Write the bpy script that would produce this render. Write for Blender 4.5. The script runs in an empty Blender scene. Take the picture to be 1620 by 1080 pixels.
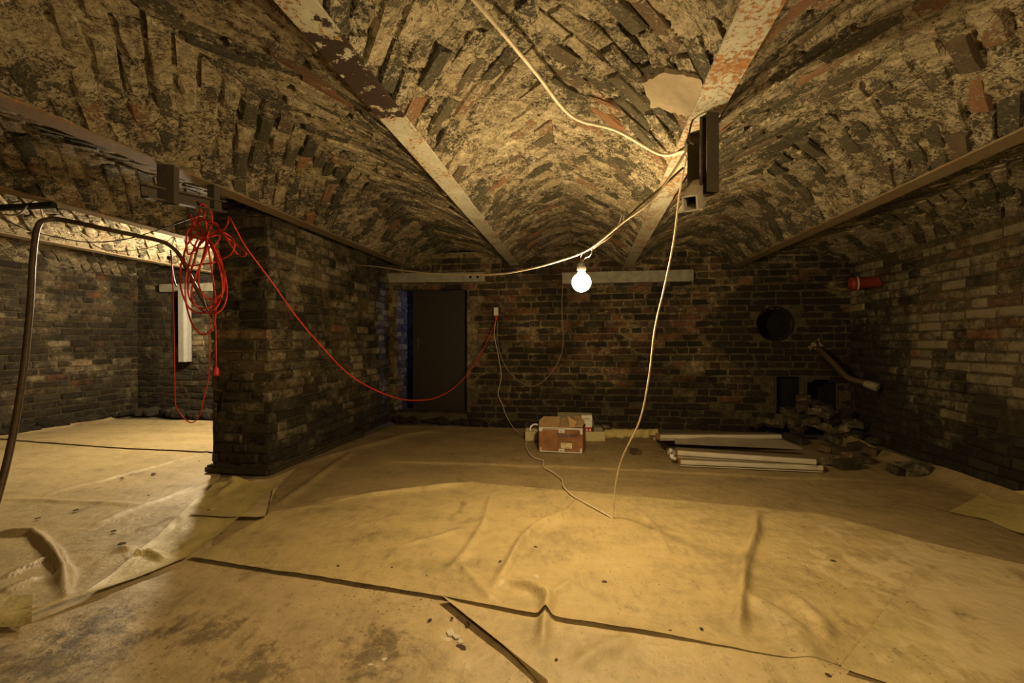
import bpy, bmesh, math, random
import numpy as np
from mathutils import Vector, Matrix

random.seed(7)
rng = np.random.default_rng(7)
SC = bpy.context.scene
COL = SC.collection

# ------------------------------------------------------------------ camera, world, lamps, exposure
F, HC, YAW = 715.0, 1.07, math.radians(9.14)
cd = bpy.data.cameras.new('camera')
cd.sensor_width = 36.0
cd.lens = F / 1620.0 * 36.0
cd.clip_start = 0.02
cam = bpy.data.objects.new('camera', cd)
COL.objects.link(cam)
cam.location = (0, 0, HC)
cam.rotation_euler = (math.pi / 2, 0, YAW)
SC.camera = cam

wd = bpy.data.worlds.new('world')
SC.world = wd
wd.use_nodes = True
wd.node_tree.nodes['Background'].inputs[0].default_value = (0.02, 0.014, 0.006, 1)
wd.node_tree.nodes['Background'].inputs[1].default_value = 0.2

SC.view_settings.view_transform = 'Standard'
SC.view_settings.look = 'None'
SC.view_settings.exposure = 0.35
SC.view_settings.gamma = 1.0
SC.view_settings.use_curve_mapping = False
SC.render.film_transparent = False
try:
    SC.cycles.max_bounces = 7
    SC.cycles.diffuse_bounces = 4
    SC.cycles.sample_clamp_indirect = 4.0
except Exception:
    pass

WARM = (1.0, 0.725, 0.37)
def lamp(name, loc, watts, col, radius):
    l = bpy.data.lights.new(name, 'POINT')
    l.energy, l.color, l.shadow_soft_size = watts, col, radius
    o = bpy.data.objects.new(name, l)
    o.location = loc
    COL.objects.link(o)
    return o
BULB = Vector((-0.017, 2.42, HC + 0.312))
W_MAIN, W_LEFT, W_FILL, W_BLUE = 82.0, 190.0, 54.0, 14.0      # W_MAIN and W_LEFT: flux of the two glowing bulbs built below
LAMP2 = Vector((-3.95, 4.50, HC + 0.80))
lamp('fill_lamp_behind_camera', (0.75, -0.20, HC + 0.30), W_FILL, WARM, 0.05)  # unseen fill lamp, added to brighten the near floor and vaults
lamp('corridor_daylight', (-1.75, 6.75, 1.5), W_BLUE, (0.22, 0.35, 1.0), 0.15)

# ------------------------------------------------------------------ pixel -> room helpers
cY, sY = math.cos(YAW), math.sin(YAW)
def ray(u, v):
    r, up = (u - 810.0) / F, (540.0 - v) / F
    return Vector((-sY + r * cY, cY + r * sY, up))
def at_z(u, v, z):                      # where that sight line meets the height z
    d = ray(u, v); return Vector((0, 0, HC)) + d * ((z - HC) / d.z)
def at_y(u, v, y):
    d = ray(u, v); return Vector((0, 0, HC)) + d * (y / d.y)
def at_x(u, v, x):
    d = ray(u, v); return Vector((0, 0, HC)) + d * (x / d.x)
def at_d(u, v, dist):
    return Vector((0, 0, HC)) + ray(u, v) * dist
def at_plane(u, v, p0, p1):             # vertical plane through two plan points
    d = ray(u, v)
    nx, ny = p1[1] - p0[1], -(p1[0] - p0[0])
    t = (nx * p0[0] + ny * p0[1]) / (nx * d.x + ny * d.y)
    return Vector((0, 0, HC)) + d * t
def project(p):
    q = Vector(p) - Vector((0, 0, HC))
    fw = -sY * q.x + cY * q.y
    if fw < 0.1: return None
    rt = cY * q.x + sY * q.y
    return 810 + F * rt / fw, 540 - F * q.z / fw, fw
def fl(u, v): 
    p = at_z(u, v, 0); return (p.x, p.y)

# ------------------------------------------------------------------ numpy noise
_perm = rng.permutation(4096)
_val = rng.random(4096)
def vnoise(x, y, z=0.0):
    x, y, z = np.broadcast_arrays(np.asarray(x, float), np.asarray(y, float), np.asarray(z, float))
    xi, yi, zi = np.floor(x).astype(int), np.floor(y).astype(int), np.floor(z).astype(int)
    fx, fy, fz = x - xi, y - yi, z - zi
    fx, fy, fz = [t * t * (3 - 2 * t) for t in (fx, fy, fz)]
    def h(a, b, c): return _val[(_perm[(_perm[(_perm[a & 4095] + b) & 4095] + c) & 4095])]
    r = 0
    for dx in (0, 1):
        for dy in (0, 1):
            for dz in (0, 1):
                w = (fx if dx else 1 - fx) * (fy if dy else 1 - fy) * (fz if dz else 1 - fz)
                r = r + w * h(xi + dx, yi + dy, zi + dz)
    return r * 2 - 1
def fbm(x, y, z=0.0, o=4):
    r, a, s = 0, 0.5, 1.0
    for i in range(o):
        r = r + a * vnoise(x * s + 17.3 * i, y * s + 5.1 * i, np.asarray(z) * s + 3.7 * i)
        a *= 0.5; s *= 2.03
    return r

# ------------------------------------------------------------------ materials
class NT:
    def __init__(self, name):
        self.m = bpy.data.materials.new(name); self.m.use_nodes = True
        self.t = self.m.node_tree; self.t.nodes.clear()
        self.out = self.t.nodes.new('ShaderNodeOutputMaterial')
        self.b = self.t.nodes.new('ShaderNodeBsdfPrincipled')
        self.t.links.new(self.b.outputs[0], self.out.inputs[0])
        self._pos = None
    def n(self, ty, **kw):
        x = self.t.nodes.new(ty)
        for k, v in kw.items(): setattr(x, k, v)
        return x
    def put(self, sock, v):
        if isinstance(v, bpy.types.NodeSocket): self.t.links.new(v, sock)
        elif isinstance(v, (tuple, list)) and sock.type == 'RGBA' and len(v) == 3: sock.default_value = (*v, 1)
        else: sock.default_value = v
    def pos(self):
        if self._pos is None: self._pos = self.n('ShaderNodeNewGeometry')
        return self._pos.outputs['Position']
    def obj(self): return self.n('ShaderNodeTexCoord').outputs['Object']
    def noise(self, scale, detail=5, rough=0.6, vec=None, stretch=None, dist=0.0):
        x = self.n('ShaderNodeTexNoise')
        v = vec or self.pos()
        if stretch:
            mp = self.n('ShaderNodeMapping'); self.put(mp.inputs[0], v); mp.inputs['Scale'].default_value = stretch; v = mp.outputs[0]
        self.put(x.inputs['Vector'], v)
        x.inputs['Scale'].default_value = scale; x.inputs['Detail'].default_value = detail
        x.inputs['Roughness'].default_value = rough; x.inputs['Distortion'].default_value = dist
        return x.outputs[0]
    def ramp(self, fac, stops, interp='LINEAR'):
        x = self.n('ShaderNodeValToRGB'); cr = x.color_ramp; cr.interpolation = interp
        while len(cr.elements) < len(stops): cr.elements.new(0.5)
        for e, (p, c) in zip(cr.elements, stops):
            e.position = p
            e.color = (c, c, c, 1) if isinstance(c, (int, float)) else (*c, 1)
        self.put(x.inputs[0], fac)
        return x.outputs[0]
    def mix(self, fac, a, b, mode='MIX'):
        x = self.n('ShaderNodeMix', data_type='RGBA', blend_type=mode)
        self.put(x.inputs[0], fac); self.put(x.inputs[6], a); self.put(x.inputs[7], b)
        return x.outputs[2]
    def math(self, op, a, b=0.5):
        x = self.n('ShaderNodeMath', operation=op); self.put(x.inputs[0], a); self.put(x.inputs[1], b)
        return x.outputs[0]
    def rnd(self):
        oi = self.n('ShaderNodeObjectInfo').outputs['Random']
        isl = self.n('ShaderNodeNewGeometry').outputs['Random Per Island']
        return self.math('FRACT', self.math('ADD', oi, self.math('MULTIPLY', isl, 7.31)), 0)
    def dist(self, p):
        x = self.n('ShaderNodeVectorMath', operation='DISTANCE'); self.put(x.inputs[0], self.pos()); x.inputs[1].default_value = p
        return x.outputs['Value']
    def sep(self): 
        x = self.n('ShaderNodeSeparateXYZ'); self.put(x.inputs[0], self.pos()); return x.outputs
    def bump(self, h, strength=0.5, distance=0.01):
        x = self.n('ShaderNodeBump'); x.inputs['Strength'].default_value = strength; x.inputs['Distance'].default_value = distance
        self.put(x.inputs['Height'], h); self.put(self.b.inputs['Normal'], x.outputs[0])
    def fin(self, col, rough=0.8, metal=0.0, spec=0.3):
        self.put(self.b.inputs['Base Color'], col); self.put(self.b.inputs['Roughness'], rough)
        self.put(self.b.inputs['Metallic'], metal); self.b.inputs['Specular IOR Level'].default_value = spec
        return self.m

def plain(name, col, rough=0.6, metal=0.0, spec=0.3, var=0.25, scale=30, bump=0.15):
    t = NT(name); n = t.noise(scale, 4, 0.6, t.obj())
    d = tuple(c * (1 - var) for c in col); l = tuple(min(1, c * (1 + var * 0.6)) for c in col)
    t.bump(n, bump, 0.003)
    return t.fin(t.ramp(n, [(0.3, d), (0.7, l)]), rough, metal, spec)

LIME_D, LIME, LIME_L = (0.22, 0.175, 0.100), (0.50, 0.415, 0.255), (0.72, 0.63, 0.43)
def vault_mats():
    def parts(t, r):
        n1 = t.noise(6.5, 8, 0.66); n2 = t.noise(30, 7, 0.75, dist=0.8); n3 = t.noise(1.3, 4, 0.6); n4 = t.noise(70, 6, 0.75, dist=0.5)
        n5 = t.noise(48, 8, 0.8, dist=2.2)
        s = t.math('ADD', t.math('MULTIPLY', n1, 0.26), t.math('ADD', t.math('MULTIPLY', n2, 0.32), t.math('ADD', t.math('MULTIPLY', n4, 0.20), t.math('MULTIPLY', n5, 0.22))))
        s = t.math('ADD', s, t.math('MULTIPLY', t.math('SUBTRACT', n3, 0.5), 0.16))
        if r is not None: s = t.math('ADD', s, t.math('MULTIPLY', t.math('SUBTRACT', r, 0.5), 0.12))
        lime = t.ramp(t.math('ADD', t.math('MULTIPLY', t.noise(19, 6, 0.75), 0.6), t.math('MULTIPLY', n4, 0.4)), [(0.36, LIME_D), (0.5, LIME), (0.64, LIME_L)])
        lime = t.mix(t.ramp(t.noise(3.1, 5, 0.65), [(0.58, 0.0), (0.74, 0.4)]), lime, (0.42, 0.27, 0.15))
        lime = t.mix(t.ramp(n5, [(0.36, 0.45), (0.45, 0.0)]), lime, (0.105, 0.088, 0.048))
        lime = t.mix(t.ramp(t.noise(9, 7, 0.75, dist=1.0), [(0.38, 0.35), (0.50, 0.0)]), lime, (0.20, 0.17, 0.095))
        def cracks(sc, w):
            a_ = t.math('ABSOLUTE', t.math('SUBTRACT', t.noise(sc, 7, 0.72, dist=0.7), 0.5), 0)
            return t.ramp(a_, [(w * 0.35, 1.0), (w, 0.0)])
        cr = t.math('MAXIMUM', t.math('MULTIPLY', cracks(7, 0.013), 0.95), t.math('MULTIPLY', cracks(19, 0.012), 0.7))
        lime = t.mix(cr, lime, (0.040, 0.032, 0.018)); s = t.math('SUBTRACT', s, t.math('MULTIPLY', cr, 0.03))
        return s, lime, n2, t.math('ADD', t.math('MULTIPLY', n4, 0.5), t.math('MULTIPLY', n5, 0.5))
    t = NT('vault_brick'); r = t.rnd()
    s, lime, n2, n4 = parts(t, r)
    mask = t.ramp(s, [(0.487, 0), (0.510, 1)])
    bc = t.ramp(t.math('FRACT', t.math('MULTIPLY', r, 13.7), 0), [(0, (0.034, 0.032, 0.020)), (0.45, (0.070, 0.064, 0.038)), (0.75, (0.105, 0.086, 0.050)), (0.90, (0.13, 0.085, 0.05)), (0.935, (0.30, 0.125, 0.055)), (1.0, (0.38, 0.19, 0.09))])
    bc = t.mix(t.ramp(n4, [(0.44, 0.0), (0.62, 0.8)]), bc, (0.20, 0.175, 0.10))
    col = t.mix(mask, bc, lime)
    t.bump(t.math('ADD', t.math('MULTIPLY', mask, 0.7), t.math('ADD', n2, t.noise(95, 5, 0.75))), 1.0, 0.016)
    a = t.fin(col, 0.9, 0, 0.2)
    t = NT('vault_mortar')
    s, lime, n2, n4 = parts(t, None)
    dm = t.ramp(s, [(0.455, 1), (0.480, 0)])
    col = t.mix(dm, lime, t.ramp(n4, [(0.4, (0.055, 0.048, 0.028)), (0.65, (0.15, 0.125, 0.07))]))
    t.bump(t.math('ADD', t.math('MULTIPLY', dm, -0.8), t.math('ADD', n2, t.noise(110, 5, 0.75))), 1.0, 0.016)
    b = t.fin(col, 0.92, 0, 0.15)
    return a, b
M_VB, M_VM = vault_mats()

def wall_mats(name, red=0.3, soot=0.5, pale=0.2, lowsoot=0.8, holes=(), mort=1.0):
    """sooty old brickwork: red = share of red bricks, soot = overall black crust, pale = salts and lime"""
    def sootmask(t, r=None):
        n = t.math('ADD', t.math('MULTIPLY', t.noise(1.9, 4, 0.6), 0.55), t.math('MULTIPLY', t.noise(8, 7, 0.75), 0.45)); z = t.sep()[2]
        low = t.math('MULTIPLY', t.ramp(z, [(0.0, 1.0), (0.75, 0.0)]), 0.16 * lowsoot)
        s = t.math('ADD', t.math('ADD', n, low), (soot - 0.5) * 0.35)
        for p, rad, amt in holes:
            d = t.math('ADD', t.dist(p), t.math('MULTIPLY', t.math('SUBTRACT', t.noise(5, 5, 0.6), 0.5), 0.5))
            s = t.math('ADD', s, t.math('MULTIPLY', t.ramp(t.math('DIVIDE', d, rad), [(0.3, 1), (1, 0)]), amt))
        if r is not None: s = t.math('ADD', s, t.math('MULTIPLY', t.math('SUBTRACT', t.math('FRACT', t.math('MULTIPLY', r, 5.3), 0), 0.5), 0.13))
        return t.ramp(s, [(0.45, 0.0), (0.60, 1.0)])
    t = NT(name + '_brick')
    r = t.rnd()
    base = t.ramp(r, [(0, (0.035, 0.028, 0.018)), (0.30, (0.085, 0.064, 0.036)), (0.60, (0.125, 0.088, 0.046)), (0.93 - 0.25 * red, (0.145, 0.085, 0.042)), (0.965 - 0.15 * red, (0.19, 0.080, 0.036)), (1.0, (0.27, 0.12, 0.055))])
    base = t.mix(t.ramp(t.noise(11, 6, 0.7), [(0.40, 0.0), (0.7, 0.55)]), base, (0.15, 0.125, 0.07))
    n2 = t.noise(26, 6, 0.7)
    base = t.mix(t.ramp(n2, [(0.35, 0.5), (0.6, 0.0)]), base, (0.05, 0.036, 0.02))
    pal = t.ramp(t.math('ADD', t.math('ADD', t.math('MULTIPLY', t.noise(14, 8, 0.78), 0.8), t.math('MULTIPLY', t.math('FRACT', t.math('MULTIPLY', r, 9.1), 0), 0.2)), (pale - 0.3) * 0.35), [(0.52, 0.0), (0.62, 0.8)])
    base = t.mix(pal, base, (0.33, 0.28, 0.17))
    base = t.mix(t.math('MULTIPLY', sootmask(t, r), 0.86), base, (0.016, 0.013, 0.009))
    t.bump(t.math('ADD', n2, t.noise(80, 5, 0.7)), 1.0, 0.012)
    a = t.fin(base, 0.85, 0, 0.25)
    t = NT(name + '_mortar')
    n = t.noise(22, 6, 0.7)
    c = t.ramp(n, [(0.3, (0.085, 0.064, 0.034)), (0.5, (0.24, 0.185, 0.095)), (0.7, (0.40, 0.32, 0.175))])
    c = t.mix(1.0, c, (mort, mort, mort), 'MULTIPLY')
    c = t.mix(t.math('MULTIPLY', sootmask(t), 0.72), c, (0.02, 0.016, 0.01))
    t.bump(t.math('ADD', n, t.noise(90, 5, 0.7)), 0.8, 0.01)
    b = t.fin(c, 0.9, 0, 0.2)
    return a, b

def film(name, base, dirt=0.35, gloss=0.42, plaster=None, stains=()):
    t = NT(name)
    n1 = t.noise(2.2, 7, 0.62, stretch=(1, 1.6, 1)); n2 = t.noise(16, 7, 0.7, stretch=(1.3, 0.8, 1))
    dk = tuple(c * 0.62 for c in base); lt = tuple(min(1, c * 1.22) for c in base)
    c = t.ramp(t.math('ADD', t.math('MULTIPLY', n1, 0.6), t.math('MULTIPLY', n2, 0.4)), [(0.34, dk), (0.5, base), (0.66, lt)])
    # fine grit and darker spills
    sp = t.ramp(t.noise(75, 3, 0.5), [(0.665 - 0.03 * dirt, 0), (0.70 - 0.03 * dirt, 1)])
    area = t.ramp(t.noise(1.4, 4, 0.6), [(0.42, 0.15), (0.6, 1)])
    c = t.mix(t.math('MULTIPLY', t.math('MULTIPLY', sp, area), 0.85), c, (0.06, 0.042, 0.022))
    sm = t.ramp(t.noise(5.5, 8, 0.72, stretch=(1.0, 0.55, 1)), [(0.60 - 0.05 * dirt, 0), (0.70 - 0.05 * dirt, 0.55 + 0.3 * dirt)])
    c = t.mix(sm, c, (0.13, 0.09, 0.045))
    for p_, r_ in stains:       # trodden-in dirt
        q_ = t.math('ADD', t.math('DIVIDE', t.dist(p_), r_), t.math('MULTIPLY', t.math('SUBTRACT', t.noise(16, 9, 0.8), 0.5), 5.0))
        c = t.mix(t.ramp(q_, [(0.10, 0.62), (0.70, 0.0)]), c, (0.055, 0.040, 0.022))
    if plaster:
        p, rad = plaster
        d = t.ramp(t.math('DIVIDE', t.dist(p), rad), [(0.25, 1.0), (1.0, 0.0)])
        w = t.ramp(t.math('ADD', t.noise(7, 8, 0.72, stretch=(1.2, 0.7, 1)), t.math('MULTIPLY', t.math('SUBTRACT', d, 0.8), 0.35)), [(0.47, 0), (0.53, 0.75)])
        c = t.mix(w, c, (0.62, 0.50, 0.28))
    t.bump(t.math('ADD', t.math('ADD', t.noise(9, 6, 0.6), t.noise(4, 3, 0.5, dist=2.5)), t.math('MULTIPLY', n2, 0.7)), 0.55, 0.013)
    return t.fin(c, t.ramp(n1, [(0.35, gloss + 0.2), (0.65, gloss)]), 0, 0.45)

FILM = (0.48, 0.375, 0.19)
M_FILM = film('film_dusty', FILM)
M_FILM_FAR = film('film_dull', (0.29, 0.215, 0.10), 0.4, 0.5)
M_FILM_DIRTY = film('film_gritty', (0.46, 0.355, 0.19), 0.75, stains=[(at_z(95, 1045, 0), 0.30), (at_z(595, 1035, 0), 0.20), (at_z(330, 1000, 0), 0.16), (at_z(400, 1070, 0), 0.2), (at_z(150, 990, 0), 0.2)])
M_FILM_PLASTER = film('film_plastered', (0.46, 0.355, 0.165), 0.3, 0.42, ((1.9, 2.1, 0), 1.6))
M_FILM_YEL = film('film_clean', (0.50, 0.40, 0.15), 0.0, 0.38)
M_CONC = plain('concrete', (0.20, 0.16, 0.10), 0.9, scale=12, var=0.5)
M_PLASTER = plain('smooth_plaster', (0.28, 0.225, 0.14), 0.85, scale=25, var=0.18)

def rust_paint(name, paint, amount, darkband=None):
    t = NT(name)
    n = t.noise(55, 7, 0.75); n0 = t.noise(5, 5, 0.6)
    s = t.math('ADD', t.math('MULTIPLY', n, 0.68), t.math('MULTIPLY', n0, 0.32))
    m = t.ramp(s, [(0.44 + amount, 1), (0.475 + amount, 0)])
    rust = t.ramp(t.noise(38, 5, 0.7), [(0.3, (0.10, 0.042, 0.016)), (0.55, (0.30, 0.130, 0.030)), (0.75, (0.46, 0.25, 0.07))])
    pc = t.ramp(t.noise(14, 5, 0.6), [(0.3, tuple(c * 0.75 for c in paint)), (0.7, paint)])
    c = t.mix(m, pc, rust)
    if darkband:
        y0, y1 = darkband
        y = t.math('ADD', t.sep()[1], t.math('MULTIPLY', t.math('SUBTRACT', t.noise(13, 6, 0.7), 0.5), 0.55))
        b = t.math('MULTIPLY', t.math('GREATER_THAN', y, y0), t.math('LESS_THAN', y, y1))
        b = t.math('MULTIPLY', b, t.ramp(t.noise(17, 6, 0.7), [(0.555, 1), (0.57, 0)]))
        c = t.mix(b, c, (0.030, 0.016, 0.008))
    t.bump(t.math('ADD', m, n), 0.5, 0.004)
    return t.fin(c, 0.7, 0, 0.3)
PAINT = (0.44, 0.42, 0.31)
M_BEAM_B = rust_paint('beam_paint_dark_patch', PAINT, -0.005, (1.30, 1.86))
M_BEAM_C = rust_paint('beam_paint_rusty', PAINT, 0.02)
M_BEAM_X = rust_paint('beam_old_rust', (0.20, 0.155, 0.085), -0.01)
M_LINTEL = plain('lintel_grey_paint', (0.30, 0.285, 0.21), 0.6, var=0.3, scale=14)
M_STEEL_DK = rust_paint('bracket_steel', (0.075, 0.060, 0.042), -0.05)
M_STEEL_LT = rust_paint('bracket_pale', (0.72, 0.66, 0.52), -0.10)
M_POST = plain('grey_post_paint', (0.36, 0.36, 0.31), 0.55, var=0.15)
M_DOOR = plain('door_dark_brown', (0.022, 0.014, 0.008), 0.55, var=0.2, scale=6)
M_BLACK = plain('black_rubber', (0.018, 0.015, 0.012), 0.6)
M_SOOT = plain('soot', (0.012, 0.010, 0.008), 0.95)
M_RED = plain('red_cable_sheath', (0.52, 0.035, 0.016), 0.4, var=0.15, bump=0.02)
M_REDPIPE = plain('red_plastic_pipe', (0.22, 0.035, 0.015), 0.5, var=0.2)
M_CREAM = plain('cream_cable_sheath', (0.66, 0.56, 0.40), 0.5, var=0.25)
M_BROWNCAB = plain('brown_conduit', (0.085, 0.055, 0.026), 0.5, var=0.35)
M_GREYCAB = plain('grey_wire', (0.30, 0.25, 0.16), 0.6)
def trim_mat():                          # cream paint with brown dust lying on the upper faces
    t = NT('cream_trim_board'); g = t.n('ShaderNodeNewGeometry'); x = t.n('ShaderNodeSeparateXYZ'); t.put(x.inputs[0], g.outputs['True Normal'])
    d = t.ramp(t.math('ADD', x.outputs[2], t.math('MULTIPLY', t.math('SUBTRACT', t.noise(20, 5, 0.6), 0.5), 0.3)), [(0.75, 0.0), (0.95, 0.85)])
    return t.fin(t.mix(d, t.ramp(t.noise(8, 4), [(0.3, (0.40, 0.36, 0.27)), (0.7, (0.50, 0.45, 0.34))]), (0.165, 0.115, 0.058)), 0.45)
M_TRIM = trim_mat()
M_TRIM_FLAT = plain('grey_flat_board', (0.24, 0.205, 0.14), 0.6, var=0.2, scale=8)
M_MDF = plain('raw_board_end', (0.38, 0.19, 0.075), 0.8)
M_CARD = plain('cardboard', (0.27, 0.130, 0.05), 0.8, var=0.25, scale=9)
M_CARD_IN = plain('cardboard_flap', (0.34, 0.22, 0.10), 0.85, var=0.25, scale=9)
M_TAPE = plain('packing_tape', (0.62, 0.60, 0.52), 0.35, var=0.12)
M_INK = plain('dark_blue_ink', (0.03, 0.05, 0.12), 0.6, var=0.1)
M_INKB = plain('brown_ink', (0.10, 0.045, 0.02), 0.7, var=0.1)
M_LABEL = plain('cream_label', (0.62, 0.52, 0.30), 0.6, var=0.12)
M_WHITE = plain('white_plastic', (0.70, 0.66, 0.56), 0.4, var=0.1)
M_PRINTRED = plain('red_print', (0.42, 0.025, 0.02), 0.5)
M_PANEL = plain('olive_panel', (0.25, 0.22, 0.13), 0.6, var=0.2)
M_BOXCREAM = plain('pale_yellow_board', (0.50, 0.42, 0.22), 0.5, var=0.12)
M_RUBBLE = wall_mats('rubble', 0.5, 0.52, 0.30, 0.0)[0]
M_FLAKE = plain('plaster_flake', (0.62, 0.56, 0.43), 0.9)
M_FLAKE_DK = plain('dark_debris', (0.07, 0.045, 0.025), 0.9)
def bulb_mat(name, col, watts, r=0.050):
    t = NT(name); t.b.inputs['Emission Color'].default_value = (*col, 1); t.b.inputs['Emission Strength'].default_value = watts / (4 * math.pi ** 2 * r * r)
    return t.fin((0.8, 0.8, 0.75), 0.3)
M_BULB = bulb_mat('lit_bulb_glass', WARM, W_MAIN)
M_BULB2 = bulb_mat('lit_bulb_glass_cooler', (1.0, 0.80, 0.52), W_LEFT)

# ------------------------------------------------------------------ object helpers
def link(name, me, mat=None, parent=None):
    o = bpy.data.objects.new(name, me)
    COL.objects.link(o)
    if mat is not None and me is not None and not me.materials: me.materials.append(mat)
    if parent is not None: o.parent = parent
    return o
def mk(name, verts, faces, mat=None, parent=None, smooth=False):
    me = bpy.data.meshes.new(name)
    me.from_pydata([tuple(v) for v in verts], [], [tuple(f) for f in faces])
    me.update()
    if smooth: me.shade_smooth()
    return link(name, me, mat, parent)
def empty(name, loc=(0, 0, 0)):
    o = bpy.data.objects.new(name, None); COL.objects.link(o); o.location = loc; o.empty_display_size = 0.05
    return o
def tag(o, label=None, cat=None, group=None, kind=None):
    if label: o['label'] = label
    if cat: o['category'] = cat
    if group: o['group'] = group
    if kind: o['kind'] = kind
    return o
def frame_mat(loc, x, y, z):
    m = Matrix.Identity(4)
    for i, c in enumerate((x, y, z)):
        m[0][i], m[1][i], m[2][i] = c[0], c[1], c[2]
    m[0][3], m[1][3], m[2][3] = loc[0], loc[1], loc[2]
    return m
class MB:
    """collects pieces of ONE mesh"""
    def __init__(s): s.v, s.f = [], []
    def add(s, v, f):
        k = len(s.v); s.v += [tuple(p) for p in v]; s.f += [tuple(i + k for i in q) for q in f]; return s
    def box(s, c, size, rot=None, bev=0.0):
        bm = bmesh.new(); bmesh.ops.create_cube(bm, size=1)
        for v in bm.verts: v.co = Vector((v.co.x * size[0], v.co.y * size[1], v.co.z * size[2]))
        if bev: bmesh.ops.bevel(bm, geom=bm.edges[:], offset=bev, segments=2, affect='EDGES')
        M = Matrix.Translation(c) @ (rot if rot is not None else Matrix.Identity(4))
        bm.verts.index_update()
        s.add([M @ v.co for v in bm.verts], [[v.index for v in f.verts] for f in bm.faces]); bm.free(); return s
    def extrude(s, prof, p0, p1, up=Vector((0, 0, 1))):
        """closed 2-D profile (side, up) swept from p0 to p1"""
        p0, p1 = Vector(p0), Vector(p1); d = (p1 - p0).normalized(); side = d.cross(up).normalized(); u2 = side.cross(d)
        n = len(prof); v = [p + side * a + u2 * b for p in (p0, p1) for a, b in prof]
        f = [(i, (i + 1) % n, n + (i + 1) % n, n + i) for i in range(n)] + [tuple(range(n - 1, -1, -1)), tuple(range(n, 2 * n))]
        return s.add(v, f)
    def tube(s, pts, r, sides=8, caps=True):
        pts = [Vector(p) for p in pts]; n = len(pts)
        rr = r if isinstance(r, (list, tuple)) else [r] * n
        prev = None; v = []
        for i, p in enumerate(pts):
            d = (pts[min(i + 1, n - 1)] - pts[max(i - 1, 0)])
            d = d.normalized() if d.length > 1e-9 else Vector((0, 0, 1))
            if prev is None:
                a = d.cross(Vector((0, 0, 1)) if abs(d.z) < 0.9 else Vector((1, 0, 0))).normalized()
            else:
                a = (prev - d * prev.dot(d)); a = a.normalized() if a.length > 1e-6 else d.orthogonal().normalized()
            prev = a; b = d.cross(a)
            v += [p + (a * math.cos(2 * math.pi * k / sides) + b * math.sin(2 * math.pi * k / sides)) * rr[i] for k in range(sides)]
        f = [(i * sides + k, i * sides + (k + 1) % sides, (i + 1) * sides + (k + 1) % sides, (i + 1) * sides + k) for i in range(n - 1) for k in range(sides)]
        if caps: f += [tuple(range(sides - 1, -1, -1)), tuple(range((n - 1) * sides, n * sides))]
        return s.add(v, f)
    def lathe(s, prof, c, axis=Vector((0, 0, 1)), n=20):
        axis = Vector(axis).normalized(); a = axis.orthogonal().normalized(); b = axis.cross(a); c = Vector(c)
        v = [c + axis * h + (a * math.cos(2 * math.pi * k / n) + b * math.sin(2 * math.pi * k / n)) * r for r, h in prof for k in range(n)]
        f = [(i * n + k, i * n + (k + 1) % n, (i + 1) * n + (k + 1) % n, (i + 1) * n + k) for i in range(len(prof) - 1) for k in range(n)]
        return s.add(v, f)
    def build(s, name, mat=None, parent=None, smooth=False):
        o = mk(name, s.v, s.f, mat, parent, smooth)
        return o
def spline(pts, n=8):
    P = [Vector(p) for p in pts]; P = [P[0] * 2 - P[1]] + P + [P[-1] * 2 - P[-2]]; out = []
    for i in range(1, len(P) - 2):
        a, b, c, d = P[i - 1:i + 3]
        for k in range(n):
            t = k / n
            out.append(0.5 * ((2 * b) + (c - a) * t + (2 * a - 5 * b + 4 * c - d) * t * t + (3 * b - a - 3 * c + d) * t ** 3))
    out.append(P[-2]); return out
def rotz(a): return Matrix.Rotation(a, 4, 'Z')

# ------------------------------------------------------------------ bricks
def brick_variant(name, L, H, mat, seed, depth=0.05, chip=0.006):
    """3x3 front face, worn edges, open back: 40 triangles"""
    r = random.Random(seed); v, f = [], []
    gx, gz = (-1, r.uniform(-0.3, 0.3), 1), (-1, r.uniform(-0.3, 0.3), 1)
    for j in range(3):
        for i in range(3):
            e = (i != 1) + (j != 1)
            ins = 0.006 + chip * r.random() * (2.2 if e == 2 and r.random() < 0.35 else 1)
            x = gx[i] * (L / 2 - ins) if i != 1 else gx[1] * L / 2
            z = gz[j] * (H / 2 - ins) if j != 1 else gz[1] * H / 2
            v.append((x, -r.uniform(0.0, 0.007) + (0.004 if e == 2 else 0), z))
    for j in range(2):
        for i in range(2): f.append((j * 3 + i, j * 3 + i + 1, j * 3 + i + 4, j * 3 + i + 3))
    ring = [0, 1, 2, 5, 8, 7, 6, 3]
    k1 = len(v)
    for q in ring:
        i, j = q % 3, q // 3
        v.append((gx[i] * L / 2 + r.uniform(-1, 1) * 0.002, 0.009 + r.uniform(0, 0.004), gz[j] * H / 2 + r.uniform(-1, 1) * 0.002))
    k2 = len(v)
    for q in ring: 
        i, j = q % 3, q // 3
        v.append((gx[i] * L / 2, depth, gz[j] * H / 2))
    for a in range(8):
        b = (a + 1) % 8
        f.append((ring[b], ring[a], k1 + a, k1 + b)); f.append((k1 + b, k1 + a, k2 + a, k2 + b))
    me = bpy.data.meshes.new(name); me.from_pydata(v, [], f); me.update(); me.materials.append(mat)
    return me, np.array(v), f
def prism(poly, depth=0.05):
    """clipped brick: poly in the local x,z plane"""
    n = len(poly); c = Vector((sum(p[0] for p in poly) / n, sum(p[1] for p in poly) / n))
    v, f = [], [tuple(range(n))]
    for p in poly:
        q = Vector(p); d = (c - q); d = d.normalized() * min(0.008, d.length * 0.4); q = q + d
        v.append((q.x, -random.uniform(0, 0.006), q.y))
    for p in poly: v.append((p[0], 0.010, p[1]))
    for p in poly: v.append((p[0], depth, p[1]))
    for a in range(n):
        b = (a + 1) % n
        f.append((b, a, n + a, n + b)); f.append((n + b, n + a, 2 * n + a, 2 * n + b))
    return v, f
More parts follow.
